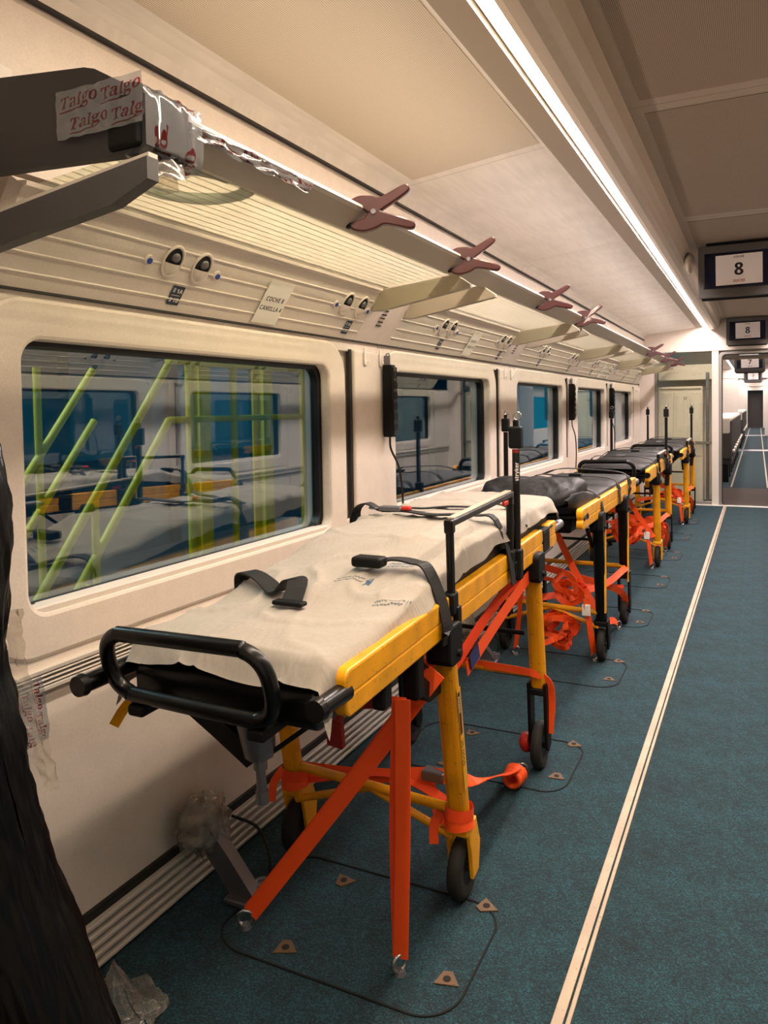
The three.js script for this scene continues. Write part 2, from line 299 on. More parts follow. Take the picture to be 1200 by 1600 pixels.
// ------------------------------------------------------------------ lamps: cove strips on both sides, strips on the rack rails
function lampStrip(name, label, group, x, y, z0, z1, w, up, warm, power, glow) {
  const col = new THREE.Color(...(warm ? TUBE.warm : TUBE.cool)), o = thing(name, label, 'lamp', [x, y, (z0 + z1) / 2], 0, group), L = z0 - z1;
  mesh('lamp_housing', rbox(w + 0.012, 0.012, L, 0, up ? -0.008 : 0.008, 0, 0.003), M.white, o);
  mesh('lamp_tube', rbox(w, 0.008, L - 0.01, 0, 0, 0, 0.003), new THREE.MeshPhysicalMaterial({ color: '#fff7ea', roughness: 0.5, emissive: col, emissiveIntensity: glow }), o);
  const l = new THREE.RectAreaLight(col, power, w, L - 0.02); l.position.set(0, up ? 0.012 : -0.012, 0); l.rotation.x = up ? PI / 2 : -PI / 2; o.add(l);
  return o;
}
{
  const zs = [0.6, -1.26, -3.51, -5.76, -8.01, -10.26, ZE + 0.03];
  for (let i = 0; i < 6; i++) for (const s of [0, 1]) {
    const x = s ? 2 * CX + 0.722 : -0.722, where = s ? 'across the aisle' : 'on the window side';
    lampStrip('cove_light', `${i < 2 ? 'warm yellow' : 'cool white'} ceiling strip light ${where}, ${['behind the camera', 'its length nearest the camera', 'its length over the first clamps', 'its length before the hanging screen', 'its length past the hanging screen', 'its length touching the end bulkhead'][i]}`, 'ceiling cove strip lights', x, 2.765, zs[i] - 0.004, zs[i + 1] + 0.004, 0.06, false, i < 2, TUBE.strip * [0.4, 0.85, 1, 0.9, 0.9, 0.9][i], TUBE.glow);
    const xr = s ? 2 * CX + 1.168 : -1.168;
    if (i > 0) lampStrip('rack_light', `slim strip light on top of the ${s ? 'opposite' : 'window side'} luggage rail, ${['', 'nearest the camera', 'over the second window', 'over the third window', 'over the fourth window', 'over the last window'][i]}`, 'strip lights on the luggage rails', xr, 2.219, zs[i] - 0.08, zs[i + 1] + 0.08, 0.022, true, i < 2, TUBE.rack * [0.9, 0.8, 0.45, 0.45, 0.45, 0.45][i], 0.9);
  }
}

// ------------------------------------------------------------------ luggage racks, one to a window
const plate = (a, b) => { const t = canvasTex(96, 128, (x, w, h) => { x.fillStyle = '#1b2738'; x.fillRect(0, 0, w, h); x.fillStyle = '#e8e4da'; x.font = 'bold 40px sans-serif'; x.fillText(a, 40, 46); x.fillText(b, 40, 108); x.fillRect(10, 60, 70, 4); x.fillStyle = '#9fb4cc'; x.fillRect(12, 14, 18, 30); x.fillRect(12, 78, 18, 30); }); return std('#ffffff', 0.5, { map: t }); };
const signFace = (g, w, h) => { g.userData.keep = 1; return g; };
const fdir = V(0.15, 0.22, 0).normalize(), fnrm = V(0.22, -0.15, 0).normalize();                 // along and out of the sloping fascia
const onFascia = (s, z, out = 0) => V(-1.70, 1.88, z).addScaledVector(fdir, s).addScaledVector(fnrm, out);
function fasciaTurn(g, s, z, out) { // geometry drawn facing +z, x to the right along -z... turned onto the fascia
  const m = new THREE.Matrix4().makeBasis(V(0, 0, -1), fdir, fnrm); const p = onFascia(s, z, out); m.setPosition(p.x, p.y, p.z); return g.applyMatrix4(m);
}
function makeRack(z0, z1, zGlass0, zGlass1, lampZs, vent, i) {
  const zc = (z0 + z1) / 2, o = thing('luggage_rack', '', 'luggage rack', [WX, 1.88, zc], 0, undefined);
  const T = (g) => { g = prep(g); return g.translate(-WX, -1.88, -zc); };
  const add = (n, g, mat, par = o) => mesh(n, (Array.isArray(g) ? g : [g]).map(T), mat, par);
  const Lf = 0.266, pr = [[0, -0.05]];
  for (let k = 0; k <= 5; k++) { const s = Lf * k / 5; pr.push([s, 0]); if (k < 5) { pr.push([s + 0.045, 0.0]); pr.push([s + 0.0475, 0.003]); pr.push([s + 0.051, 0.003]); pr.push([s + 0.053, 0.0]); } }
  pr.push([Lf, -0.05]);
  const ribbed = pr.filter((p, k) => k === 0 || p[0] >= pr[k - 1][0] || k === pr.length - 1).map(([s, n]) => { const p = onFascia(s, 0, n); return [p.x, p.y]; });
  const zv = z1 + 0.36;
  add('fascia_panel', prism(ribbed, zv + 0.001, z0), M.fascia);
  const plain = [[0, -0.05], [0, 0], [Lf * 0.96, 0.0], [Lf, -0.05]].map(([s, n]) => { const p = onFascia(s, 0, n); return [p.x, p.y]; });
  add('vent_panel', prism(plain, z1, zv - 0.001), M.fascia);
  if (vent) for (let k = 0; k < 5; k++) add('vent_slot', fasciaTurn(rbox(0.05, 0.006, 0.004, 0, 0, 0, 0.001), 0.10 + k * 0.02, z1 + 0.2, 0.001), M.slot);
  add('fascia_lip', prism([[-1.565, 2.097], [-1.538, 2.097], [-1.535, 2.108], [-1.565, 2.112]], z1 + 0.36, z0), M.cream);
  // glass shelf, pitched slightly up towards the aisle
  const gw = 0.37, ga = Math.atan2(0.035, 0.36), gl = zGlass0 - zGlass1;
  const gs = grid(1, 1, (u, v) => [-1.552 + 0.365 * v, 2.108 + 0.036 * v, zGlass0 - gl * u]); gs.userData.keep = 1;
  const gm = new THREE.Mesh(gs.toNonIndexed().translate(-WX, -1.88, -zc), M.shelf); gm.name = 'glass_shelf'; o.add(gm);
  // two arms under the shelf
  const arm = (z) => { const g = extr(shapeOf([[-1.60, 2.015], [-1.55, 2.014], [-1.125, 2.086], [-1.125, 2.095], [-1.19, 2.142], [-1.55, 2.105]]), 0.022, 0.004).translate(0, 0, z - 0.011); return g; };
  for (const z of [zGlass1 - 0.02, z0 - 0.02].slice(0, i === 0 ? 1 : 2)) add('shelf_arm', arm(z), M.bracket);
  // front rail
  add('front_rail', prism([[-1.195, 2.134], [-1.178, 2.132], [-1.128, 2.19], [-1.127, 2.203], [-1.138, 2.208], [-1.19, 2.206]], z1, z0), M.railGrey);
  add('rail_edge', prism([[-1.1305, 2.186], [-1.122, 2.196], [-1.124, 2.205], [-1.132, 2.206]], z1, z0), M.alu);
  // reading lamps in pairs, with call buttons
  lampZs.forEach(([a, b, j0, j1, num], q) => {
    for (const z of [a, b]) {
      const E = (g) => g.scale(1, 1.28, 1), q = (g, out = 0) => fasciaTurn(g, 0.17, z, out);
      const lamp = add('reading_lamp', q(E(new THREE.TorusGeometry(0.039, 0.0045, 10, 36)), 0.003), M.cream);
      add('lamp_opening', q(E(new THREE.CircleGeometry(0.037, 32)), 0.0035), M.slot, lamp);
      add('lamp_dish', q(E(new THREE.SphereGeometry(0.0365, 24, 12, 0, 2 * PI, PI * 0.52, PI * 0.48).scale(1, 1, 0.35)).rotateZ(0).translate(0, -0.001, 0), 0.002), M.cream, lamp);
      add('lamp_eyeball', q(new THREE.SphereGeometry(0.019, 18, 12).scale(1, 0.9, 0.55).translate(0.006, 0.012, 0), 0.002), M.steelDull, lamp);
    }
    for (const z of [j0, j1]) {
      const j = add('call_button', fasciaTurn(new THREE.CylinderGeometry(0.016, 0.018, 0.007, 20).rotateX(PI / 2), 0.157, z, 0.003), M.cream);
      add('button_cap', fasciaTurn(new THREE.CylinderGeometry(0.0095, 0.0095, 0.004, 16).rotateX(PI / 2), 0.157, z, 0.008), M.blueJack, j);
    }
    const pg = new THREE.PlaneGeometry(0.055, 0.066); fasciaTurn(pg, 0.062, num, 0.0022); pg.userData.keep = 1;
    const pm = new THREE.Mesh(pg.toNonIndexed().translate(-WX, -1.88, -zc), plate(`${i * 2 + q + 1}A`, `${i * 2 + q + 1}B`)); pm.name = 'seat_number_plate'; o.add(pm);
  });
  return o;
}
{
  const racks = [];
  for (let i = 0; i < 5; i++) {
    const z0 = i === 0 ? -1.27 : -3.53 - PITCH * (i - 1), z1 = i === 4 ? -12.62 : -3.53 - PITCH * i;
    const b = -PITCH * i, lamps = [[-1.84, -1.975, -1.745, -2.06, -1.92], [-2.945, -3.08, -2.86, -3.16 + 0.015, -3.05]].map((l) => l.map((z) => z + b - 0.0));
    const r = makeRack(z0, z1, z0 - 0.035, z0 - 0.035 - (i === 4 ? 1.9 : 1.87), lamps, true, i);
    r.userData.label = ['luggage rack over the first window, with a coiled hose on its striped glass', 'luggage rack over the second window, with a power strip hanging below its arm', 'luggage rack over the third window, third striped glass shelf from the camera', 'luggage rack over the fourth window, next to last before the end wall', 'luggage rack over the last window, ending at the glass end partition'][i];
    r.userData.group = 'luggage racks over the windows'; racks.push(r);
  }
  racks.forEach((r) => { const p = r.position; const c = dup(r, [2 * CX - p.x, p.y, 2 * ZMID - p.z], PI, 'luggage rack on the opposite side of the car, only mirrored in the windows'); c.userData.group = 'luggage racks across the aisle'; });
}

// ------------------------------------------------------------------ end wall with its doorway, wall behind the camera
{
  const e = struct('wall_end', [CX, 0, ZE]);
  const d0 = -0.527 - CX, d1 = -d0, X = (x) => x - CX;
  mesh('bulkhead', [rbox(3.3, 0.52, 0.06, 0, 2.63, -0.03, 0.004)], M.cream, e);
  mesh('bulkhead_lip', rbox(3.3, 0.012, 0.07, 0, 2.372, -0.028, 0.003), M.seam, e);
  for (const s of [1, -1]) {
    mesh('side_panel', rbox(0.26, 2.37, 0.05, s * X(-1.59), 1.185, -0.03, 0.006), M.cream, e);
    mesh('post', rbox(0.04, 2.37, 0.06, s * X(-1.445), 1.185, -0.026, 0.006), M.greyMetal, e);
    mesh('post', rbox(0.10, 2.37, 0.07, s * X(-0.585), 1.185, -0.03, 0.008), M.alu, e);
    mesh('base_rail', rbox(0.79, 0.06, 0.05, s * X(-1.03), 0.03, -0.03, 0.005), M.greyMetal, e);
    mesh('glass_panel', box(0.79, 2.30, 0.008, s * X(-1.03), 1.21, -0.02), M.clear, e);
    mesh('glass_rail', rbox(0.79, 0.05, 0.012, s * X(-1.03), 0.96, -0.05, 0.004), M.greyMetal, e);
    // lockers behind the glass
    mesh('locker_back', box(1.0, 2.4, 0.05, s * X(-1.10), 1.2, -0.75), M.cream, e); mesh('locker', [rbox(0.66, 1.82, 0.5, s * X(-1.10), 0.93, -0.40, 0.01), rbox(0.79, 0.24, 0.5, s * X(-1.03), 2.06, -0.40, 0.01)], M.cream, e);
    for (let k = 0; k < 3; k++) mesh('locker_door', rbox(0.2, 1.0, 0.012, s * (X(-1.10) - 0.21 + k * 0.21), 1.25, -0.145, 0.004), M.cream, e);
    mesh('locker_vent', rbox(0.6, 0.02, 0.01, s * X(-1.10), 1.80, -0.145, 0.003), M.seam, e);
    mesh('locker_lock', new THREE.TorusGeometry(0.02, 0.004, 8, 20).translate(s * X(-1.02), 1.66, -0.136), M.greyMetal, e);
    mesh('sliding_door_edge', rbox(0.05, 2.0, 0.03, s * X(-0.70), 1.05, -0.10, 0.004), M.steelDull, e);
  }
  const dr = struct('door_1', [CX, 0, ZE]);
  const fr = roundRect(d0 - 0.005, -0.02, d1 + 0.005, 2.345, 0.06); fr.holes.push(roundRect(d0 + 0.03, -0.015, d1 - 0.03, 2.315, 0.07, THREE.Path));
  mesh('door_frame', extr(fr, 0.06, 0.004).translate(0, 0, -0.07), M.greyMetal, dr);
  const gk = roundRect(d0 + 0.03, 0.01, d1 - 0.03, 2.315, 0.07); gk.holes.push(roundRect(d0 + 0.042, 0.012, d1 - 0.042, 2.30, 0.065, THREE.Path));
  mesh('door_seal', extr(gk, 0.03, 0.003).translate(0, 0, -0.06), M.gasket, dr);
  const b = struct('wall_back', [CX, 0, ZB]);
  mesh('back_panel', [box(3.4, 2.95, 0.08, 0, 1.47, 0.04)], M.wallLow, b);
}
// vestibule and the cars beyond, seen through the doorway
{
  const g = struct('vestibule', [CX, 0, ZE]);
  for (const s of [1, -1]) {
    mesh('vestibule_wall', rbox(0.06, 2.4, 2.0, s * 0.78, 1.2, -1.75, 0.005), M.cream, g);
    for (const y of [1.45, 2.0]) mesh('handrail_mount', rbox(0.05, 0.02, 0.02, s * 0.45, y, -0.3, 0.004), M.steelDull, g);
    mesh('handrail', cyl([s * 0.425, 1.2, -0.3], [s * 0.425, 2.25, -0.3], 0.014), M.steelDull, g);
  }
  mesh('vestibule_ceiling', box(1.7, 0.05, 2.8, 0, 2.43, -1.5), M.centre, g);
  const vl = new THREE.RectAreaLight(new THREE.Color(...TUBE.cool), 2.2, 0.3, 0.6); vl.position.set(0, 2.39, -1.6); vl.rotation.x = -PI / 2; g.add(vl);
  mesh('vestibule_lamp', rbox(0.3, 0.012, 0.6, 0, 2.402, -1.6, 0.004), new THREE.MeshPhysicalMaterial({ color: '#fff7ea', emissive: new THREE.Color(...TUBE.cool), emissiveIntensity: 1.5 }), g);
  const car = (k) => {
    const z0 = -15.7 - 13.1 * k, z1 = z0 - 12.1, L = z0 - z1, zc = (z0 + z1) / 2, c = struct('next_car', [CX, 0, zc]);
    mesh('carpet', box(3.2, 0.1, L + 1.2, 0, -0.05, 0), M.carpet, c);
    mesh('marking_strip', rbox(0.03, 0.006, L, -0.305, 0.003, 0, 0.002), M.line, c);
    mesh('marking_strip', rbox(0.03, 0.006, L, 0.305, 0.003, 0, 0.002), M.line, c);
    mesh('threshold_plate', rbox(1.0, 0.012, 0.9, 0, 0.0, -L / 2 - 0.4, 0.004), M.steelDull, c);
    for (const s of [1, -1]) {
      mesh('side_wall', [box(0.08, 1.0, L, s * 1.6, 0.5, 0), box(0.08, 1.0, L, s * 1.6, 2.3, 0), ...[0, 1, 2, 3, 4, 5].map((q) => box(0.08, 0.9, 0.6, s * 1.6, 1.4, -L / 2 + 0.3 + q * (L - 0.6) / 5))], M.cream, c);
      mesh('rack_front', prism([[1.0, 2.13], [1.06, 2.2], [1.5, 2.1], [1.5, 2.0]].map(([a, b]) => [s * a, b]), -L / 2, L / 2), M.railGrey, c);
      mesh('side_ceiling', rbox(0.95, 0.03, L, s * 1.05, 2.72, 0, 0.004), M.ceiling, c);
      mesh('partition', rbox(0.7, 2.4, 0.06, s * 1.19, 1.2, L / 2, 0.005), M.cream, c);
      mesh('partition', rbox(1.08, 2.4, 0.06, s * 0.98, 1.2, -L / 2, 0.005), M.cream, c);
      mesh('cove_tube', rbox(0.06, 0.012, L, s * 0.58, 2.70, 0, 0.003), new THREE.MeshPhysicalMaterial({ color: '#fff7ea', emissive: new THREE.Color(...TUBE.cool), emissiveIntensity: 2 }), c);
      const l = new THREE.RectAreaLight(new THREE.Color(...TUBE.cool), TUBE.strip * 0.6, 0.06, L); l.position.set(s * 0.58, 2.68, 0); l.rotation.x = -PI / 2; c.add(l);
    }
    mesh('centre_ceiling', box(1.2, 0.03, L, 0, 2.84, 0), M.centre, c);
    mesh('bulkhead', rbox(3.2, 0.45, 0.06, 0, 2.6, -L / 2, 0.005), M.cream, c);
    mesh('bulkhead', rbox(3.2, 0.45, 0.06, 0, 2.6, L / 2, 0.005), M.cream, c);
    return [z0, z1];
  };
  for (let k = 0; k < 3; k++) {
    const [z0] = car(k);
    if (k < 2) for (let q = 0; q < 8; q++) nextSeat(CX - 0.56, z0 - 1.1 - q * 1.2, k, q);
  }
  mesh('end_wall', box(3.4, 3, 0.1, 0, 1.4, -42), M.seatGrey, struct('wall_far', [CX, 0, ZE]));
}
function nextSeat(x, z, k, q) {
  const row = ['first', 'second', 'third', 'fourth', 'fifth', 'sixth', 'seventh', 'last'][q];
  const label = `grey seat with white headrest cover, ${row} row beyond the doorway in the ${k ? 'farther' : 'next'} car`;
  if (nextSeat.src) { const c = dup(nextSeat.src, [x, 0, z], 0, label); return c; }
  const o = nextSeat.src = thing('train_seat', label, 'seat', [x, 0, z], 0, 'train seats in the cars beyond');
  mesh('seat_cushion', rbox(0.50, 0.16, 0.50, 0, 0.42, -0.1, 0.05), M.seatGrey, o);
  mesh('backrest', rbox(0.50, 0.80, 0.14, 0, 0.85, 0.18, 0.05).rotateX(0), M.seatGrey, o);
  mesh('headrest_cover', rbox(0.46, 0.34, 0.155, 0, 1.12, 0.18, 0.05), M.seatWhite, o);
  for (const s of [1, -1]) mesh('armrest', rbox(0.05, 0.05, 0.42, s * 0.27, 0.62, -0.02, 0.015), M.seatWhite, o);
  mesh('seat_base', rbox(0.36, 0.34, 0.36, 0, 0.17, -0.05, 0.02), M.blackMatt, o);
}

// ------------------------------------------------------------------ hanging screens with paper signs
const paper8 = (n) => std('#ffffff', 0.7, { map: canvasTex(320, 224, (x, w, h) => {
  x.fillStyle = '#efeae8'; x.fillRect(0, 0, w, h); x.fillStyle = '#15110f'; x.textAlign = 'center'; x.font = 'bold 22px sans-serif'; x.fillText('COCHE', w / 2, 26);
  x.font = 'bold 128px sans-serif'; x.fillText(n, w / 2, 154); x.fillStyle = '#a4232a'; x.font = 'bold 27px sans-serif'; x.fillText('SUCIO', w / 2, 206);
}) });
function screen(label, z, y, n, s = 1) {
  const o = thing('hanging_screen', label, 'screen', [CX + 0.0, y, z], 0);
  const W = 0.57 * s, H = 0.40 * s, D = 0.10 * s;
  const rim = roundRect(-W / 2, -H / 2, W / 2, H / 2, 0.02); rim.holes.push(roundRect(-W / 2 + 0.035 * s, -H / 2 + 0.062 * s, W / 2 - 0.035 * s, H / 2 - 0.045 * s, 0.008, THREE.Path));
  mesh('bezel', extr(rim, 0.03, 0.006).translate(0, 0, 0), std('#4a4743', 0.5), o);
  mesh('casing', [rbox(W - 0.02, H - 0.02, D, 0, 0, -D / 2, 0.02)], M.blackMatt, o);
  mesh('display', box(W - 0.06 * s, H - 0.1 * s, 0.006, 0, 0.008 * s, 0.008), std('#0b1230', 0.15), o);
  mesh('base_strip', rbox(W - 0.04, 0.018, 0.03, 0, -H / 2 - 0.012, -0.01, 0.006), M.blackMatt, o);
  mesh('ceiling_mount', rbox(W - 0.1, 0.06, D * 0.8, 0, H / 2 + 0.02, -D / 2, 0.01), M.blackMatt, o);
  const p = tag(new THREE.Mesh(new THREE.BoxGeometry(0.335 * s, 0.235 * s, 0.002), [M.white, M.white, M.white, M.white, paper8(n), M.white]), `white paper sign with a large ${n} taped to the ${label.includes('larger') ? 'nearer hanging screen' : label.includes('bulkhead') ? 'screen on the end bulkhead' : label.split(',').pop().trim() + ' screen through the doorway'}`, 'sign', 'paper car number signs');
  p.geometry = p.geometry.toNonIndexed ? p.geometry : p.geometry; p.name = numbered('paper_sign'); p.position.set(CX + 0.005, y + 0.01 * s, z + 0.014); p.rotation.z = 0.01; p.castShadow = p.receiveShadow = true; scene.add(p);
  return o;
}
screen('grey framed screen hanging from the ceiling in mid car, the larger of the two', -6.7, 2.605, '8');
screen('grey framed screen mounted on the end bulkhead above the doorway', -12.62, 2.63, '8', 0.98);
screen('dark screen seen through the doorway in the car beyond, the nearer', -16.1, 2.33, '7', 0.9);
screen('dark screen seen through the doorway in the car beyond, the farther', -27.4, 2.42, '7', 0.9);
{ // rounded fairing where the hanging screen joins the ceiling beam
  const o = thing('screen_fairing', 'smooth beige fairing on the ceiling beam beside the hanging screen', 'fairing', [-0.50, 2.715, -6.80]);
  mesh('fairing', new THREE.SphereGeometry(0.07, 24, 16).scale(0.6, 1.2, 2.0), M.beam, o);
}

// ------------------------------------------------------------------ stretchers
const tiltDeck = (g, t) => g.rotateX(t).translate(0, 0.95, 0);
const sheetPrint = canvasTex(1024, 1024, (x, w, h) => {
  x.fillStyle = '#f3eee6'; x.fillRect(0, 0, w, h); let s = 5; const r = () => { s = (s * 16807) % 2147483647; return s / 2147483647; };
  // lines of small blue and grey laundry print, running along the sheet
  for (let k = 0; k < 11; k++) {
    const cx = 60 + k * 94, cy = 500 + 190 * Math.sin(k * 1.9);
    x.save(); x.translate(cx, cy); x.scale(1, 2.9); x.rotate(0.12); x.strokeStyle = k % 2 ? '#5f83ad' : '#7d828c'; x.lineWidth = 2.4;
    for (const row of [0, 7]) for (let q = 0; q < 24; q++) { x.beginPath(); const a = q * 3.4; x.moveTo(a - 44, row + (r() - 0.5) * 3); x.lineTo(a - 42 + r() * 3, row + (r() - 0.5) * 5); x.stroke(); }
    if (k % 2 === 0) { x.strokeStyle = '#4d77a8'; x.lineWidth = 3; for (let q = 0; q < 12; q++) { x.beginPath(); x.moveTo(44 + r() * 24, -8 + r() * 20); x.lineTo(44 + r() * 24, -8 + r() * 20); x.stroke(); } }
    x.restore();
  }
});
M.sheetPrint = M.sheet.clone(); M.sheetPrint.map = sheetPrint; M.sheetPrint.bumpMap = clothBump.clone(); M.sheetPrint.bumpMap.repeat.set(4, 1.3); M.sheetPrint.bumpScale = 0.003;
const legMark = canvasTex(48, 512, (x, w, h) => { x.fillStyle = '#d9a01a'; x.fillRect(0, 0, w, h); x.save(); x.translate(36, 20); x.rotate(PI / 2); x.fillStyle = '#3c1620'; x.fillRect(0, 2, 210, 30); x.fillStyle = '#e5d6c0'; x.font = 'bold 24px sans-serif'; x.fillText('POWER', 20, 27); x.fillStyle = '#241505'; x.font = 'bold 38px sans-serif'; x.fillText('20.0550', 236, 31); x.restore(); });
const poleMark = canvasTex(48, 256, (x, w, h) => { x.fillStyle = '#0d0d0e'; x.fillRect(0, 0, w, h); x.fillStyle = '#8c1d1b'; x.fillRect(0, 0, w, 26); x.save(); x.translate(10, 246); x.rotate(-PI / 2); x.fillStyle = '#eee9e4'; x.font = 'bold 40px sans-serif'; x.fillText('stryker', 10, 32); x.restore(); });

const sheetWave = (x, z) => { const w1 = Math.abs(NZ(x * 3.2 + z * 1.3, z * 2.2 - x * 2, 9)); const w2 = Math.abs(NZ(x * 2.1 - z * 0.9, z * 1.5 + x * 3, 14)); return 0.009 * NZ(x * 5, z * 3.4, 1) + 0.004 * NZ(x * 13, z * 8, 2) + 0.013 * Math.exp(-w1 * 24) + 0.009 * Math.exp(-w2 * 30) - 0.005; };
function smooth(a, b, t) { t = Math.min(1, Math.max(0, (t - a) / (b - a))); return t * t * (3 - 2 * t); }
function sideRail(x, z0, z1, t) { // two rounded yellow bars one above the other, with a dark gap
  const up = roundRect(Math.min(z0, z1), 0.001, Math.max(z0, z1), 0.05, 0.02), lo = roundRect(Math.min(z0, z1), -0.05, Math.max(z0, z1), -0.009, 0.018);
  const s = 0.0185; return [slab(up, x - s, x + s, 0.006), slab(lo, x - s, x + s, 0.006)].map((g) => g.rotateX(0)).map((g) => tiltDeck(g, t));
}
// local frame: base on the floor under the middle, -z away from the camera; "foot" end at +z
function makeStretcher(o, c) {
  const t = c.tilt, D = (g) => (Array.isArray(g) ? g : [g]).map((q) => tiltDeck(prep(q), t)), add = (n, g, m, p = o) => mesh(n, g, m, p), E = c.foot;
  // --- deck
  for (const x of [-0.30, 0.30]) {
    const parts = c.split ? [...sideRail(x, 1.0, -0.76, t), ...sideRail(x, -0.86, -1.0, t)] : sideRail(x, 1.0, -1.0, t);
    const rail = add('side_rail', parts, M.yellow);
    add('rail_groove', D(rbox(0.031, 0.016, 1.95, x, -0.004, 0, 0.002)), M.groove, rail);
    { const e = x > 0 ? E - 0.09 : E; add('end_grip', D([cyl([x, 0, 0.98], [x, 0.005, e], 0.024, 0.022), cyl([x, 0.005, e - 0.012], [x, 0.005, e + 0.006], 0.028, 0.025)]), M.black, rail); }
    add('head_grip', D([cyl([x, 0.012, -0.98], [x, 0.012, -1.14], 0.022)]), M.steelDull, rail);
    if (c.split) add('rail_joint', D([rbox(0.045, 0.085, 0.11, x, -0.004, -0.81, 0.006), rbox(0.05, 0.008, 0.16, x, 0.045, -0.83, 0.002), rbox(0.05, 0.008, 0.16, x, -0.052, -0.83, 0.002)]), M.blackMatt, rail);
  }
  add('deck_plate', D([rbox(0.54, 0.02, 1.9, 0, 0.0, 0, 0.006), rbox(0.56, 0.03, 0.05, 0, -0.02, 0.6, 0.006), rbox(0.56, 0.03, 0.05, 0, -0.02, -0.6, 0.006), rbox(0.56, 0.03, 0.05, 0, -0.02, 0, 0.006)]), M.blackMatt);
  add('deck_underframe', D([rbox(0.05, 0.06, 1.7, -0.2, -0.05, 0, 0.01), rbox(0.05, 0.06, 1.7, 0.2, -0.05, 0, 0.01), rbox(0.46, 0.05, 0.05, 0, -0.05, 0.75, 0.01), rbox(0.46, 0.05, 0.05, 0, -0.05, -0.75, 0.01), rbox(0.3, 0.12, 0.35, 0, -0.10, 0.35, 0.02)]), M.blackMatt);
  // --- mattress
  const top = c.top; // height of the mattress top over the rail centre along the deck
  const W = 0.285;
  const section = (z) => { const h = top(z); return [h]; };
  const mat = grid(60, 24, (u, v) => { // closed loop round the cross section
    const z = 1.01 - 2.05 * u, h = top(z), a = v * 2 * PI; const ex = (q) => Math.sign(q) * Math.pow(Math.abs(q), 0.35);
    const endK = Math.pow(Math.max(0, 1 - Math.pow(Math.abs(u * 2 - 1), 24)), 0.5);
    const mid = (0.012 + h) / 2, hh = (h - 0.012) / 2;
    return [ex(Math.cos(a)) * W * (0.85 + 0.15 * endK), mid + ex(Math.sin(a)) * hh * (0.3 + 0.7 * endK) - 0.004, z];
  });
  add('mattress', D(mat), c.sheet ? M.blackMatt : M.blackFabric);
  if (c.sheet) {
    const sh = grid(130, 64, (u, v) => {
      const z = 1.075 - 2.17 * u, s = (v - 0.5) * 2; // s: -1 left edge, 1 right edge
      const half = 0.292, flat = half / (half + 0.075); let x, y;
      const h = top(Math.min(1.04, Math.max(-1.06, z))) + 0.004;
      const crown = 0.012 * (1 - s * s);
      const corner = smooth(0.72, 1.07, z), fall = 0.066 + 0.012 * Math.sin(z * 9) + (s > 0 ? 0.03 * corner : 0.06 * corner);
      const as = Math.abs(s), k = smooth(flat - 0.09, 1, as);
      x = Math.sign(s) * (Math.min(as, flat) / flat * half + 0.014 * smooth(flat, 1, as));
      y = h + crown - fall * k;
      const e = smooth(1.02, 1.075, z); y -= e * (0.06 + 0.008 * Math.sin(s * 7)); const e2 = smooth(-1.05, -1.095, z); y -= e2 * 0.05;
      // creases running out from the strap and across the knee break, soft waves elsewhere
      y += sheetWave(x, z);
      const sideW = smooth(flat - 0.03, 1, as); x += Math.sign(s) * sideW * 0.010 * (Math.sin(z * 17 + 5 * NZ(z * 2, s)) + 0.3 * Math.sin(z * 41));
      return [x, y, z];
    }); add('sheet', D(sh), M.sheetPrint);
  }
  if (c.head) add('head_cushion', D(grid(64, 40, (u, v) => { // soft cushion, sagging at its free end
    const a = u * 2 * PI, b = (v - 0.5) * PI, ex = (q, p) => Math.sign(q) * Math.abs(q) ** p, cb = ex(Math.cos(b), 0.35);
    const x = 0.275 * cb * ex(Math.cos(a), 0.4), zz = 0.25 * cb * ex(Math.sin(a), 0.45), n = 0.014 * NZ(x * 9, zz * 9, 5) + 0.008 * NZ(x * 22, zz * 18, 6);
    return [x, 0.128 + 0.052 * ex(Math.sin(b), 0.6) + n + 0.02 * Math.cos(zz * 7) - 0.03 * smooth(0.05, 0.25, zz), c.head * 0.78 + zz];
  })), M.blackFabric);
  // --- push bar at the foot
  if (c.bar) {
    const zb = c.barZ, loop = cornerPath([[-0.265, -0.03, zb - 0.01], [-0.27, 0.125, zb + 0.02], [0.20, 0.135, zb + 0.02], [0.21, -0.04, zb - 0.01]], 0.085, true);
    const pb = add('push_bar', D(new THREE.TubeGeometry(new THREE.CatmullRomCurve3(loop, true, 'catmullrom', 0.5), 160, 0.0185, 14, true)), M.black);
    for (const g of [rbox(0.05, 0.03, zb - 0.93, -0.2, -0.07, (zb + 0.93) / 2, 0.01), rbox(0.05, 0.03, zb - 0.93, 0.15, -0.07, (zb + 0.93) / 2, 0.01)]) add('bar_bracket', D(g), M.blackMatt, pb);
  }
  if (c.near) { // the parts that only show at the end nearest the camera
    add('end_panel', D([slab(roundRect(0.96, -0.068, 1.062, 0.022, 0.03), -0.25, 0.27, 0.008)]), M.black);
    const strut = add('loading_leg', [cyl([0.075, 0.865, 1.02], [0.075, 0.735, 1.0], 0.052, 0.037, 8)], M.steelDull);
    add('leg_spring', [cyl([0.075, 0.735, 1.0], [0.075, 0.70, 1.0], 0.017), cyl([0.075, 0.70, 1.0], [0.075, 0.625, 0.995], 0.012), cyl([0.075, 0.645, 0.996], [0.075, 0.615, 0.994], 0.016)], M.steelDull, strut);
    add('strut_arm', [sweep([V(-0.2, 0.875, 1.0), V(-0.04, 0.785, 1.0), V(0.06, 0.725, 1.0)], strapProfile(0.05, 0.035), V(0, 0, 1)), cyl([0.075, 0.72, 1.0], [0.245, 0.85, 0.94], 0.006)], M.blackMatt, strut);
    add('release_lever', ribbon([[-0.235, 0.875, 1.0], [-0.27, 0.845, 1.03], [-0.31, 0.805, 1.045], [-0.345, 0.755, 1.05]], 0.026, 0.008, V(0.6, 0, 0.8)), M.yellow);
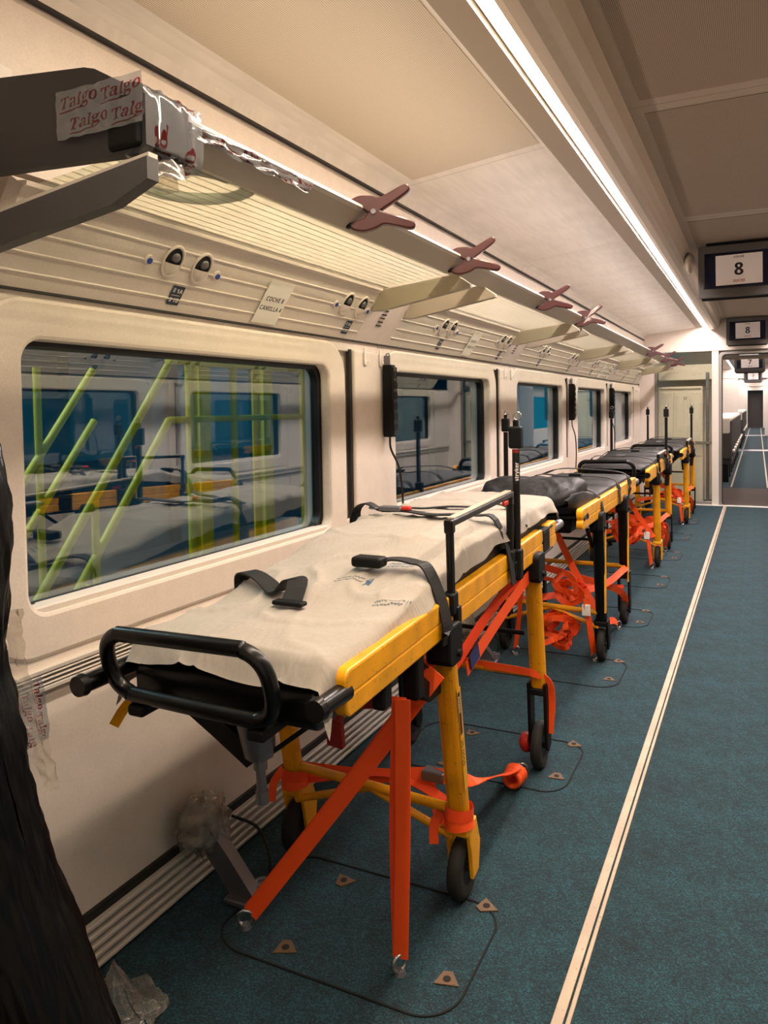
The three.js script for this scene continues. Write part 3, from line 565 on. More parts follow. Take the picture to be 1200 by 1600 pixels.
    add('release_handle', [ribbon([[0.09, 0.62, 0.66], [0.10, 0.72, 0.68], [0.14, 0.765, 0.69], [0.22, 0.78, 0.68]], 0.05, 0.016, V(0, 0.4, 1))], M.redPlastic);
    add('latch_block', [rbox(0.06, 0.13, 0.12, 0.19, 0.81, 0.62, 0.02), rbox(0.04, 0.09, 0.05, 0.275, 0.83, 0.74, 0.01), rbox(0.05, 0.14, 0.05, 0.285, 0.82, 0.56, 0.01)], M.blackMatt);
    add('swing_arm', [sweep([V(0.285, 0.79, 0.55), V(0.285, 0.735, 0.47), V(0.28, 0.73, 0.38)], strapProfile(0.05, 0.03), V(1, 0, 0))], M.blackMatt);
  }
  // --- legs
  const lm = c.blackLegs ? M.black : M.yellowLeg;
  const legAt = (x, zt, zb, yt, fork) => {
    const prof = []; for (let k = 0; k < 16; k++) { const a = k / 16 * 2 * PI; prof.push([0.034 * Math.sign(Math.cos(a)) * Math.abs(Math.cos(a)) ** 0.7, 0.024 * Math.sign(Math.sin(a)) * Math.abs(Math.sin(a)) ** 0.7]); }
    const yb = fork ? 0.22 : 0.36, leg = add('leg', sweep([V(x, yt, zt), V(x + 0.002, yb, zb)], prof, V(0, 0, 1)), lm);
    if (c.blackLegs) add('edge_strip', box(0.008, yt - 0.33, 0.03, x + 0.034, (yt + 0.3) / 2, (zt + zb) / 2), M.yellow, leg);
    const wx = x, wz = zb - 0.02, r = 0.1;
    const tyre = new THREE.LatheGeometry([[0.052, -0.02], [0.075, -0.024], [0.092, -0.02], [0.1, -0.008], [0.1, 0.008], [0.092, 0.02], [0.075, 0.024], [0.052, 0.02], [0.052, -0.02]].map((p) => new THREE.Vector2(...p)), 36).rotateZ(PI / 2).translate(wx, r, wz);
    add('tyre', tyre, M.tyre, leg);
    add('wheel_hub', [new THREE.CylinderGeometry(0.054, 0.054, 0.03, 28).rotateZ(PI / 2).translate(wx, r, wz), new THREE.CylinderGeometry(0.012, 0.012, 0.066, 14).rotateZ(PI / 2).translate(wx, r, wz)], M.hub, leg);
    const fk = fork ? [[zb + 0.03, 0.25], [zb - 0.035, 0.26], [wz - 0.05, 0.17], [wz - 0.035, 0.085], [wz + 0.01, 0.075], [wz + 0.025, 0.16]] : [[zb + 0.035, 0.38], [zb - 0.035, 0.38], [wz - 0.03, 0.1], [wz, 0.08], [wz + 0.03, 0.1]];
    add('wheel_fork', [slab(shapeOf(fk), wx + 0.028, wx + 0.042, 0.003), slab(shapeOf(fk), wx - 0.042, wx - 0.028, 0.003), rbox(0.08, 0.03, 0.07, wx, fork ? 0.235 : 0.345, zb, 0.008)], fork && !c.blackLegs ? M.yellow : M.blackMatt, leg);
    add('pivot_bracket', [slab(roundRect(zt - 0.055, yt - 0.06, zt + 0.04, yt + 0.05, 0.02), x - 0.04, x + 0.04, 0.006), cyl([x + 0.03, yt - 0.035, zt - 0.02], [x + 0.05, yt - 0.035, zt - 0.02], 0.011)], M.blackMatt, leg);
    return leg;
  };
  const yT = (z) => 0.95 - z * Math.tan(t) - 0.075, legs = [];
  for (const x of [0.305, -0.305]) { legs.push(legAt(x, c.zf, c.zf - 0.12, yT(c.zf), true)); legs.push(legAt(x, c.zr, c.zr - 0.08, yT(c.zr), false)); }
  if (c.near) {
    const q = new THREE.PlaneGeometry(0.03, 0.34); q.userData.keep = 1; q.rotateY(PI / 2).rotateX(0.183).translate(0.3405, 0.55, c.zf - 0.058); const m = new THREE.Mesh(q.toNonIndexed(), std('#ffffff', 0.5, { map: legMark })); m.name = 'leg_lettering'; legs[0].add(m);
  }
  add('cross_tube', cyl([-0.3, 0.33, c.zf - 0.1], [0.3, 0.30, c.zf - 0.1], 0.016), M.yellowLeg); add('cross_tube', cyl([-0.3, 0.42, c.zr - 0.06], [0.3, 0.42, c.zr - 0.06], 0.016), M.yellowLeg);
  for (const x of [0.29, -0.29]) add('cross_brace', cyl([0.0, 0.31, c.zf - 0.1], [x, 0.21, c.zf - 0.1], 0.013), M.yellowLeg);
  for (const g of [cyl([-0.27, 0.80, c.zf - 0.02], [-0.27, 0.5, 0.0], 0.012), cyl([-0.27, 0.5, 0.0], [-0.27, 0.86, c.zr + 0.1], 0.012), cyl([0.27, 0.84, c.zf + 0.12], [0.27, 0.72, c.zf - 0.02], 0.012), cyl([-0.26, 0.6, c.zr - 0.03], [0.26, 0.6, c.zr - 0.03], 0.01)]) add('side_link', g, M.blackMatt);
  // --- side guard, folded up on the aisle side
  if (c.guard) {
    const [za, zb] = c.guard, xg = 0.315, gh = c.guardH;
    const gd = add('side_guard', D([rbox(0.03, 0.022, za - zb + 0.03, xg, gh, (za + zb) / 2, 0.006), rbox(0.03, 0.04, 0.03, xg, gh - 0.012, za, 0.008), rbox(0.03, 0.05, 0.03, xg, gh - 0.02, zb, 0.008), cyl([xg, 0.03, za], [xg, gh, za], 0.013), cyl([xg, 0.03, zb], [xg, gh, zb], 0.013)]), M.black);
    add('guard_cap', D(rbox(0.024, 0.008, za - zb - 0.02, xg, gh + 0.013, (za + zb) / 2, 0.003)), M.railGrey, gd);
    add('guard_latch', D(rbox(0.012, 0.016, 0.05, xg + 0.012, gh - 0.02, zb + 0.09, 0.004)), M.redCap, gd);
    for (const z of [za, zb]) add('guard_clamp', D([rbox(0.055, 0.07, 0.055, xg - 0.012, 0.03, z, 0.01), rbox(0.02, 0.06, 0.035, xg + 0.01, -0.012, z - 0.02, 0.006)]), M.blackMatt, gd);
  }
  // --- drip pole
  if (c.pole) for (const [px, pz, y0, y1, marked] of c.pole) {
    const pl = add('drip_pole', [cyl([px, y0, pz], [px, y1 - 0.09, pz], 0.0155, 0.0145), cyl([px, y1 - 0.05, pz], [px, y1 + 0.02, pz], 0.011)], M.black);
    add('pole_clamp', [rbox(0.05, 0.085, 0.045, px, y1 - 0.045, pz, 0.01)], M.blackMatt, pl);
    add('pole_hook', [new THREE.TorusGeometry(0.015, 0.003, 8, 20).translate(px + 0.006, y1 + 0.035, pz)], M.steel, pl);
    add('pole_socket', [rbox(0.05, 0.12, 0.05, px - 0.004, y0 + 0.02, pz, 0.01)], M.blackMatt, pl);
    if (marked) { const q = new THREE.CylinderGeometry(0.0163, 0.0163, 0.13, 16, 1, true, -0.5, 1.6); q.userData.keep = 1; q.translate(px, y1 - 0.155, pz); const m = new THREE.Mesh(q.toNonIndexed(), std('#ffffff', 0.4, { map: poleMark })); m.name = 'pole_label'; pl.add(m); }
  }
  // --- restraint straps
  for (const s of c.straps ?? []) {
    const st = add('restraint_strap', s.flat ? ribbon(s.pts, s.w ?? 0.05, 0.005, s.up ?? V(0, 1, 0), true, false, 40) : ribbon(s.pts, s.w ?? 0.05, 0.005, s.up ?? V(0, 1, 0), true, false, 40), M.blackStrap);
    if (s.buckle) add('buckle', s.buckle(), s.bm ?? M.blackMatt, st);
    if (s.button) add('buckle_button', s.button(), M.redCap, st);
  }
}
const topSheet = (z) => 0.078 + 0.047 * smooth(0.75, 0.30, z) + 0.035 * smooth(0.36, 0.1, z) - 0.012 * smooth(-0.4, -0.9, z);
const s1 = thing('stretcher', 'yellow ambulance stretcher under a white printed sheet, nearest the camera', 'stretcher', [-1.15, 0, -2.5], 0);
const dy = (z) => 0.95 - z * 0.035;                       // height of the rail centre along the deck
const sy = (x, z) => dy(z) + topSheet(z) + 0.006 + 0.012 * (1 - (x / 0.36) ** 2) + sheetWave(x, z), on = (x, z, h) => [x, sy(x, z) + h, z];   // top of the sheet there
makeStretcher(s1, {
  tilt: 0.035, foot: 1.2, top: topSheet, sheet: true, split: true, bar: true, barZ: 1.13, near: true, zf: 0.38, zr: -0.63, guard: [0.335, -0.285], guardH: 0.275,
  pole: [[0.325, -0.335, dy(-0.335) - 0.02, 1.49, true]],
  straps: [
    { pts: [[-0.30, sy(-0.28, 0.55) - 0.05, 0.545], on(-0.285, 0.56, 0.014), on(-0.23, 0.58, 0.03), on(-0.17, 0.605, 0.012), on(-0.11, 0.645, 0.01), on(-0.085, 0.65, 0.026), on(-0.055, 0.655, 0.05), on(-0.02, 0.67, 0.045), on(-0.002, 0.73, 0.012)], w: 0.058,
      buckle: () => [rbox(0.095, 0.012, 0.034, 0.0, sy(0, 0.745) + 0.012, 0.745, 0.004)] },
    { pts: [on(0.09, 0.41, 0.022), on(0.13, 0.385, 0.034), on(0.175, 0.385, 0.036), on(0.225, 0.40, 0.03), on(0.268, 0.41, 0.026), [0.312, dy(0.41) + 0.072, 0.42], [0.336, dy(0.42) - 0.015, 0.425], [0.334, dy(0.42) - 0.065, 0.425]], w: 0.05,
      buckle: () => [rbox(0.10, 0.032, 0.06, 0.08, sy(0.08, 0.42) + 0.024, 0.42, 0.01)] },
    { pts: [[-0.325, dy(-0.3), -0.28], [-0.335, dy(-0.3) + 0.09, -0.27], [-0.325, dy(-0.3) + 0.185, -0.26], on(-0.27, -0.25, 0.045), on(-0.2, -0.25, 0.02), on(-0.1, -0.25, 0.012), on(0.0, -0.25, 0.01), on(0.1, -0.25, 0.012), on(0.2, -0.25, 0.02), on(0.265, -0.25, 0.022), [0.318, dy(-0.25) + 0.07, -0.25], [0.337, dy(-0.25) - 0.055, -0.25]], w: 0.048,
      buckle: () => [rbox(0.10, 0.02, 0.05, -0.16, sy(-0.16, -0.25) + 0.024, -0.25, 0.006), new THREE.TorusGeometry(0.022, 0.004, 8, 18).rotateX(PI / 2).translate(-0.235, sy(-0.235, -0.25) + 0.03, -0.25)], bm: M.steelDull, button: () => [rbox(0.035, 0.016, 0.03, -0.095, sy(-0.1, -0.25) + 0.022, -0.25, 0.005)] },
    { pts: [on(-0.27, -0.36, 0.01), on(-0.2, -0.38, 0.012), on(-0.1, -0.42, 0.012), on(0, -0.47, 0.01), on(0.1, -0.52, 0.01), on(0.2, -0.56, 0.012), [0.30, dy(-0.58) + 0.1, -0.58]], w: 0.032 },
  ],
});
const topPad = (z) => 0.085 + 0.03 * smooth(0.2, -0.3, z) + 0.01 * Math.sin(z * 9);
const padStraps = [
  { pts: [[-0.31, 1.0, 0.45], [-0.25, 1.07, 0.45], [-0.1, 1.065, 0.4], [0.05, 1.075, 0.42], [0.2, 1.065, 0.46], [0.29, 1.03, 0.46], [0.325, 0.95, 0.46], [0.328, 0.85, 0.46]], w: 0.05, buckle: () => [rbox(0.08, 0.022, 0.055, -0.02, 1.075, 0.41, 0.006)], bm: M.steelDull },
  { pts: [[-0.31, 1.02, -0.1], [-0.2, 1.09, -0.1], [0.0, 1.085, -0.05], [0.15, 1.085, -0.12], [0.29, 1.06, -0.16], [0.325, 0.98, -0.16], [0.33, 0.90, -0.16]], w: 0.05, buckle: () => [rbox(0.08, 0.022, 0.055, 0.05, 1.095, -0.08, 0.006)] },
  { pts: [[-0.3, 1.05, -0.55], [-0.15, 1.10, -0.5], [0.05, 1.095, -0.55], [0.28, 1.07, -0.6], [0.33, 0.98, -0.6], [0.31, 0.85, -0.6], [0.3, 0.7, -0.58]], w: 0.05 },
];
// second: turned round, its head end towards the camera, black tubular legs
const s2 = thing('stretcher', 'second stretcher from the camera, bare black mattress and black legs with a yellow edge', 'stretcher', [-1.16, 0, -5.15], 0);
makeStretcher(s2, { tilt: 0.0, foot: 0.98, top: (z) => 0.085 + 0.075 * smooth(0.35, 0.9, z), head: 1, zf: 0.52, zr: -0.40, blackLegs: true, pole: [[-0.30, 0.36, 0.98, 1.49, false]], straps: padStraps });
s2.children.filter((k) => k.name === 'edge_strip');
const s3 = thing('stretcher', 'third stretcher from the camera, black mattress, looped push bar and yellow legs', 'stretcher', [-1.17, 0, -8.05], 0);
makeStretcher(s3, { tilt: 0.012, foot: 1.1, top: topPad, bar: true, barZ: 1.1, guard: [0.3, -0.3], guardH: 0.13, zf: 0.42, zr: -0.62, pole: [[0.32, -0.35, 0.93, 1.52, false], [-0.32, -0.9, 0.95, 1.5, false]], straps: padStraps });
dup(s3, [-1.14, 0, -11.0], 0, 'last stretcher in the row, black mattress, standing against the end partition');
{ const c = dup(s1, [0.86, 0, -4.4], PI, 'white sheeted stretcher across the aisle, seen only mirrored in the nearest window'); }

// ------------------------------------------------------------------ orange tie-down straps
const ringAt = (par, x, z, a = 0) => { mesh('floor_ring', [new THREE.TorusGeometry(0.024, 0.0055, 8, 24).rotateY(a).rotateX(0.15).translate(x, 0.03, z)], M.steel, par); mesh('ring_stud', [new THREE.CylinderGeometry(0.014, 0.018, 0.012, 12).translate(x, 0.006, z)], M.steelDull, par); };
function tie(label, runs, o = {}) {
  const g = thing('tie_down_strap', label, 'strap', [0, 0, 0], 0, 'orange tie-down straps');
  for (const r of runs) mesh('webbing', ribbon(r.p, r.w ?? 0.045, 0.004, r.up ?? V(0.3, 0.1, 1), r.smooth ?? true, false, r.seg ?? 16), r.m ?? M.orange, g);
  for (const r of o.rings ?? []) ringAt(g, ...r);
  if (o.ratchet) for (const [p, d, mm] of o.ratchet) mesh('ratchet', [rbox(...d, ...p, 0.006)], mm ?? M.steelDull, g);
  if (o.extra) o.extra(g);
  return g;
}
tie('long orange strap running slantwise down to the steel ring nearest the wall', [{ p: [[-0.83, 0.80, -2.03], [-1.1, 0.42, -1.95], [-1.375, 0.045, -1.85]], w: 0.052, up: V(0.2, 0.2, 1) }, { p: [[-0.85, 0.79, -2.04], [-1.115, 0.41, -1.96], [-1.38, 0.045, -1.86]], w: 0.05, up: V(0.2, 0.2, 1), m: M.orangeDark }], { rings: [[-1.39, -1.845, 0.5]] });
tie('upright orange strap dropping from the near stretcher to a ring beside its front wheel', [{ p: [[-0.862, 0.775, -1.86], [-0.87, 0.4, -1.865], [-0.884, 0.045, -1.868]], w: 0.042, up: V(0.2, 0, 1) }, { p: [[-0.878, 0.775, -1.87], [-0.892, 0.4, -1.872], [-0.888, 0.045, -1.872]], w: 0.04, up: V(0.2, 0, 1), m: M.orangeDark }], { rings: [[-0.887, -1.868, 1.1]] });
tie('doubled orange strap with a blue label between front and rear legs of the near stretcher', [{ p: [[-0.86, 0.70, -2.36], [-0.855, 0.79, -2.75], [-0.85, 0.865, -3.12]], w: 0.05, up: V(1, 0, 0.2) }, { p: [[-0.90, 0.71, -2.36], [-0.90, 0.80, -2.75], [-0.88, 0.875, -3.12]], w: 0.05, up: V(1, 0, 0.2), m: M.orangeDark }], { extra: (g) => mesh('strap_label', ribbon([[-0.852, 0.715, -2.375], [-0.852, 0.735, -2.46]], 0.048, 0.003, V(1, 0, 0.2), false), M.blueLabel, g) });
tie('orange strap lying level past the front legs, coiled at its far ring', [{ p: [[-1.44, 0.30, -2.26], [-1.2, 0.295, -2.32], [-1.0, 0.33, -2.34], [-0.86, 0.33, -2.36], [-0.87, 0.17, -2.75], [-0.89, 0.05, -3.08]], w: 0.045, up: V(0, 0.6, 1), seg: 40 }, { p: [[-1.42, 0.27, -2.25], [-1.15, 0.31, -2.33], [-0.95, 0.29, -2.3], [-0.87, 0.24, -2.28], [-0.92, 0.18, -2.3], [-1.0, 0.3, -2.36]], w: 0.035, up: V(0, 1, 0.4), seg: 40, m: M.orangeDark }], { rings: [[-0.896, -3.12, 0.4]], ratchet: [[[-0.97, 0.335, -2.34], [0.08, 0.035, 0.05]]], extra: (g) => { for (let k = 0; k < 3; k++) mesh('strap_coil', new THREE.TorusGeometry(0.03 + 0.003 * k, 0.011, 8, 20).scale(1, 1, 1.6).rotateX(0.2 * k).translate(-0.892, 0.055, -2.97 - 0.026 * k), M.orange, g); } });
const band = (label, x, z, y, r = 0.045, n = 2) => { const g = thing('strap_wrap', label, 'strap', [x, 0, z], 0, 'orange straps wound round the stretcher legs'); for (let k = 0; k < n; k++) mesh('webbing', new THREE.CylinderGeometry(r, r + 0.003, 0.038, 20, 1, true).rotateZ(0.12 - 0.2 * k).translate(0, y + 0.032 * (k - n / 2), 0), [M.orange, M.orangeDark][k % 2], g); mesh('loose_end', ribbon([[-r, y, 0], [-r - 0.03, y - 0.05, 0.02], [-r - 0.02, y - 0.1, 0.05]], 0.03, 0.004, V(0, 0.2, 1)), M.orange, g); return g; };
M.orange.side = M.orangeDark.side = THREE.DoubleSide;
band('orange strap wound round the near stretcher\'s front aisle leg above its wheel', -0.845, -2.232, 0.295);
band('orange strap wound round the near stretcher\'s front wall leg', -1.455, -2.232, 0.30);
{ const g = tie('orange strap passing over the near stretcher\'s rear aisle fork', [{ p: [[-1.42, 0.45, -3.19], [-1.1, 0.435, -3.18], [-0.87, 0.43, -3.17], [-0.80, 0.39, -3.2], [-0.79, 0.30, -3.22], [-0.80, 0.16, -3.22]], w: 0.03, up: V(0, 0.2, 1), seg: 40 }]); mesh('wheel_wrap', [new THREE.SphereGeometry(0.04, 16, 12).scale(0.8, 1.1, 1).translate(-0.905, 0.1, -3.23)], M.redCap, g); }
// knotted bundles of webbing under the stretchers behind
function bundle(label, x, y, z, r, n, k0) {
  const g = thing('strap_bundle', label, 'strap', [x, y, z], 0, 'knotted bundles of orange webbing'); seed = k0;
  for (let k = 0; k < n; k++) { const pts = []; const ph = rr(0, 6), c = [rr(-0.35, 0.35), rr(-0.35, 0.35), rr(-0.35, 0.35)]; for (let q = 0; q < 7; q++) { const a = ph + q / 7 * 2 * PI; pts.push([r * (c[0] + Math.cos(a) * rr(0.5, 0.9)), r * (c[1] + Math.sin(a) * rr(0.4, 0.9)), r * (c[2] + rr(-0.6, 0.6))]); } mesh('webbing_loop', ribbon(pts, 0.036, 0.004, (t) => V(0.3 * Math.sin(t * 6), 0.4 * Math.cos(t * 5), 1), true, true, 40), k % 3 ? M.orange : M.orangeDark, g); }
  return g;
}
const yFloor = 0.1;
bundle('tangle of orange webbing under the near stretcher, beside its rear wall leg', -1.36, 0.66, -2.85, 0.09, 6, 11);
bundle('drooping orange webbing knot low behind the near stretcher\'s front legs', -1.26, 0.44, -2.95, 0.08, 4, 12);
bundle('largest orange webbing knot, resting near the floor between first and second stretchers', -1.12, 0.17, -4.72, 0.12, 8, 13);
bundle('upper orange knot on the second stretcher\'s front cross tube', -1.05, 0.40, -4.85, 0.1, 6, 14);
function tieSet(z, x, who, far) { // webbing crossed between the legs of the stretchers behind
  tie(`orange strap with a pale tag hanging beside the ${who} stretcher's front wheel`, [{ p: [[x + 0.23, 0.40, z + 0.50], [x + 0.25, 0.2, z + 0.47], [x + 0.262, 0.045, z + 0.42]], w: 0.045, up: V(1, 0, 0.7) }], { rings: [[x + 0.264, z + 0.41, 0.8]], ratchet: [[[x + 0.232, 0.33, z + 0.50], [0.05, 0.07, 0.02], M.white]] });
  tie(`crossed orange straps between the legs of the ${who} stretcher`, [{ p: [[x - 0.28, 0.62, z + 0.45], [x, 0.46, z + 0.1], [x + 0.30, 0.26, z - 0.35], [x + 0.29, 0.06, z - 0.52]], up: V(0.3, 0, 1), w: 0.045 }, { p: [[x + 0.33, 0.42, z - 0.42], [x + 0.2, 0.34, z - 0.1], [x - 0.1, 0.33, z + 0.3], [x - 0.3, 0.3, z + 0.42]], up: V(0.3, 0.6, 1), w: 0.045 }, { p: [[x - 0.28, 0.33, z - 0.3], [x, 0.28, z - 0.36], [x + 0.31, 0.28, z - 0.42]], up: V(0, 1, 0.5), w: 0.04, m: M.orangeDark }, { p: [[x - 0.2, 0.8, z - 0.3], [x + 0.1, 0.5, z + 0.2], [x + 0.28, 0.3, z + 0.4]], up: V(0.3, 0, 1), w: 0.045 }], { rings: [[x + 0.285, z - 0.54, 0.5]] });
  tie(`level orange strap along the floor side of the ${who} stretcher`, [{ p: [[x + 0.28, 0.18, z + 0.2], [x + 0.29, 0.12, z - 0.1], [x + 0.285, 0.05, z - 0.3]], up: V(1, 0.3, 0), w: 0.045 }], { rings: [[x + 0.287, z - 0.33, 0.9]] });
}
tieSet(-5.15, -1.16, 'second', 0); tieSet(-8.05, -1.17, 'third', 0); tieSet(-11.0, -1.14, 'last', 0);
bundle('orange webbing knot on the third stretcher\'s front cross tube', -1.15, 0.36, -7.7, 0.13, 7, 15);
bundle('orange webbing knot low under the third stretcher, toward its rear', -1.0, 0.24, -8.6, 0.12, 6, 16);
bundle('orange webbing knot under the last stretcher', -1.05, 0.34, -10.8, 0.13, 6, 17);
tie('thin orange strap with a steel ring behind the near stretcher, beside the second seat mount', [{ p: [[-1.28, 0.5, -4.5], [-1.33, 0.25, -4.6], [-1.37, 0.045, -4.66]], w: 0.04, up: V(1, 0, 0.5) }], { rings: [[-1.372, -4.665, 0.3]] });

// ------------------------------------------------------------------ spring clamps on the rack rail
const clampWhere = ['nearest the camera', 'second from the camera', 'third from the camera', 'fourth from the camera', 'fifth, past a long gap of bare rail', 'sixth, last but one', 'last, at the rail end'];
{
  // drawn in (x: out from the rail, y: up); jaws grip the rail, handles point to the aisle
  const lever = (s) => { const up = [[-0.052, 0.028], [-0.045, 0.036], [-0.02, 0.044], [0.012, 0.04], [0.035, 0.033], [0.065, 0.042], [0.106, 0.056], [0.112, 0.044], [0.066, 0.02], [0.035, 0.006], [0.02, -0.004], [0.0, 0.004], [-0.015, 0.016], [-0.04, 0.022]]; const c = new THREE.SplineCurve([...up, up[0]].map((p) => new THREE.Vector2(p[0], p[1] * s))); return new THREE.Shape(c.getPoints(70)); };
  const upper = extr(lever(1), 0.018, 0.004), lower = extr(lever(-1), 0.018, 0.004);
  const make = () => {
    const o = thing('spring_clamp', '', 'clamp', [0, 0, 0], 0, 'dark red spring clamps on the luggage rail');
    mesh('upper_lever', upper.clone().translate(0, 0, -0.009), M.clampRed, o);
    mesh('lower_lever', lower.clone().translate(0, 0, -0.009), M.clampRed, o);
    mesh('pivot_pin', cyl([0.012, 0, -0.017], [0.012, 0, 0.017], 0.007), M.steelDull, o);
    mesh('spring', new THREE.TorusGeometry(0.012, 0.004, 8, 20).translate(0.014, 0, 0), M.steelDull, o);
    for (const s of [1, -1]) mesh('jaw_pad', rbox(0.034, 0.012, 0.026, -0.052, 0.025 * s, 0, 0.005), M.blackMatt, o);
    return o;
  };
  const src = make();
  [-2.2, -3.09, -4.5, -5.56, -9.45, -10.95, -12.2].forEach((z, i) => {
    const c = i ? dup(src, [0, 0, 0], 0) : src; c.position.set(-1.112, 2.182, z); c.rotation.set(0, Math.atan2(1.3, -z) + 0.1 * ((i % 3) - 1), 0.16 + 0.04 * ((i % 2) - 0.5)); c.scale.setScalar(1.18);
    c.userData.label = `dark red spring clamp on the luggage rail, ${clampWhere[i]}`;
  });
}
// ------------------------------------------------------------------ coiled hose on the glass shelf
{
  const o = thing('hose_coil', 'grey green hose coiled on the nearest glass shelf', 'hose', [-1.365, 2.152, -1.64]);
  const pts = []; for (let k = 0; k <= 90; k++) { const a = k / 90 * 2 * PI * 3; pts.push([Math.cos(a) * (0.125 + 0.012 * (k / 30)), 0.012 + 0.0002 * k, Math.sin(a) * (0.15 + 0.015 * (k / 30) + 0.006 * Math.sin(k)) ]); }
  mesh('hose', tube(pts, 0.014, false, 300, 8), std('#66705f', 0.5), o);
}
// ------------------------------------------------------------------ paper signs on the racks
{
  const t = canvasTex(256, 320, (x, w, h) => { x.fillStyle = '#f1ece4'; x.fillRect(0, 0, w, h); x.fillStyle = '#17130f'; x.textAlign = 'center'; x.font = 'bold 46px sans-serif'; x.fillText('COCHE 8', w / 2, 150); x.fillText('CAMILLA 4', w / 2, 220); });
  const m4 = std('#ffffff', 0.75, { map: t });
  const t2 = canvasTex(256, 320, (x, w, h) => { x.fillStyle = '#f1ece4'; x.fillRect(0, 0, w, h); x.fillStyle = '#17130f'; x.textAlign = 'center'; x.font = 'bold 44px sans-serif'; x.fillText('COCHE 8', w / 2, 140); x.fillText('CAMILLA 3', w / 2, 214); }); const m3 = std('#ffffff', 0.75, { map: t2 });
  [[-2.43, m4, 'facing the first stretcher'], [-4.66, m3, 'above the second window'], [-9.2, m3, 'above the fourth window'], [-9.75, m4, 'above the gap after the fourth window']].forEach(([z, m, w], i) => {
    const g = new THREE.BoxGeometry(0.155, 0.175, 0.0016); fasciaTurn(g, 0.105, z, 0.0052); g.userData.keep = 1;
    const o = new THREE.Mesh(g, [m, m, m, m, m, m]); o.geometry.computeBoundingBox(); o.name = numbered('paper_sign'); o.castShadow = o.receiveShadow = true; scene.add(o);
    tag(o, `white paper sign taped under the luggage rack, ${w}`, 'sign', 'paper berth signs under the racks');
  });
}
// ------------------------------------------------------------------ power strips hanging by the windows
{
  const mk = (z, label, first) => {
    const o = thing('power_strip', label, 'power strip', [-1.652, 1.42, z], 0, 'black power strips hanging by the windows');
    mesh('casing', rbox(0.05, 0.36, 0.055, 0, 0.18, 0, 0.008), M.blackMatt, o);
    const face = mesh('socket_bar', rbox(0.012, 0.335, 0.046, 0.029, 0.18, 0, 0.004), M.black, o);
    for (let k = 0; k < 6; k++) mesh('socket', [new THREE.TorusGeometry(0.017, 0.003, 8, 20).rotateY(PI / 2).translate(0.035, 0.05 + k * 0.052, 0), cyl([0.0345, 0.043 + k * 0.052, 0.0], [0.036, 0.043 + k * 0.052, 0.0], 0.004), cyl([0.0345, 0.057 + k * 0.052, 0], [0.036, 0.057 + k * 0.052, 0], 0.004)], M.rubber, face);
    mesh('hanger', [rbox(0.03, 0.05, 0.02, -0.004, 0.38, 0.012, 0.004), new THREE.TorusGeometry(0.01, 0.003, 8, 16).translate(0, 0.405, 0.012)], M.steelDull, o);
    mesh('cord', tube([[0.0, 0.0, 0.0], [0.005, -0.06, 0.0], [0.02, -0.16, -0.06], [0.02, -0.32, -0.10], [0.015, -0.48, -0.10]], 0.0055, false, 60, 8), M.rubber, o);
    return o;
  };
  const a = mk(-3.46, 'black power strip hanging with its cord between first and second windows');
  dup(a, [-1.652, 1.42, -7.64], 0, 'black power strip hanging with its cord beside the fourth window');
  dup(a, [-1.652, 1.42, -9.94], 0, 'black power strip hanging with its cord beside the last window, the farthest');
}
// ------------------------------------------------------------------ seat mounts left on the wall, wrapped in film
{
  const mk = (x, z, label) => {
    const o = thing('seat_mount', label, 'bracket', [x, 0, z]);
    mesh('mount_leg', [sweep([V(-0.16, 0.22, 0.02), V(-0.08, 0.12, 0.01), V(0.0, 0.012, 0)], strapProfile(0.075, 0.045), V(0, 0, 1)), rbox(0.12, 0.02, 0.09, -0.01, 0.012, 0, 0.006)], M.steelDull, o);
    mesh('wall_block', [rbox(0.1, 0.1, 0.13, -0.17, 0.23, 0.02, 0.02)], M.greyMetal, o);
    mesh('foot_hub', [new THREE.CylinderGeometry(0.032, 0.036, 0.03, 20).translate(0.02, 0.03, -0.04), new THREE.TorusGeometry(0.02, 0.007, 8, 20).rotateX(PI / 2).translate(0.02, 0.046, -0.04)], M.steelDull, o);
    mesh('mount_cable', tube([[-0.14, 0.2, -0.1], [-0.03, 0.19, -0.09], [0.03, 0.12, -0.07], [0.02, 0.02, -0.08]], 0.005), M.rubber, o);
    const f = grid(30, 30, (u, v) => { const a = u * 2 * PI, b = (v - 0.5) * PI; const r = 1 + 0.45 * NZ(Math.cos(a) * 3.3, Math.sin(a) * 3.3 + v * 5, z) + 0.25 * NZ(Math.cos(a) * 9, Math.sin(a) * 9 + v * 14, z); return [-0.165 + 0.075 * r * Math.cos(b) * Math.cos(a), 0.225 + 0.085 * r * Math.sin(b), 0.02 + 0.09 * r * Math.cos(b) * Math.sin(a)]; });
    mesh('plastic_wrap', f, M.film, o);
    return o;
  };
  mk(-1.45, -1.95, 'grey metal seat mount wrapped in crumpled plastic, by the skirting under the first window');
  mk(-1.47, -4.45, 'grey seat mount with a round foot, seen beyond the near stretcher\'s rear legs');
}
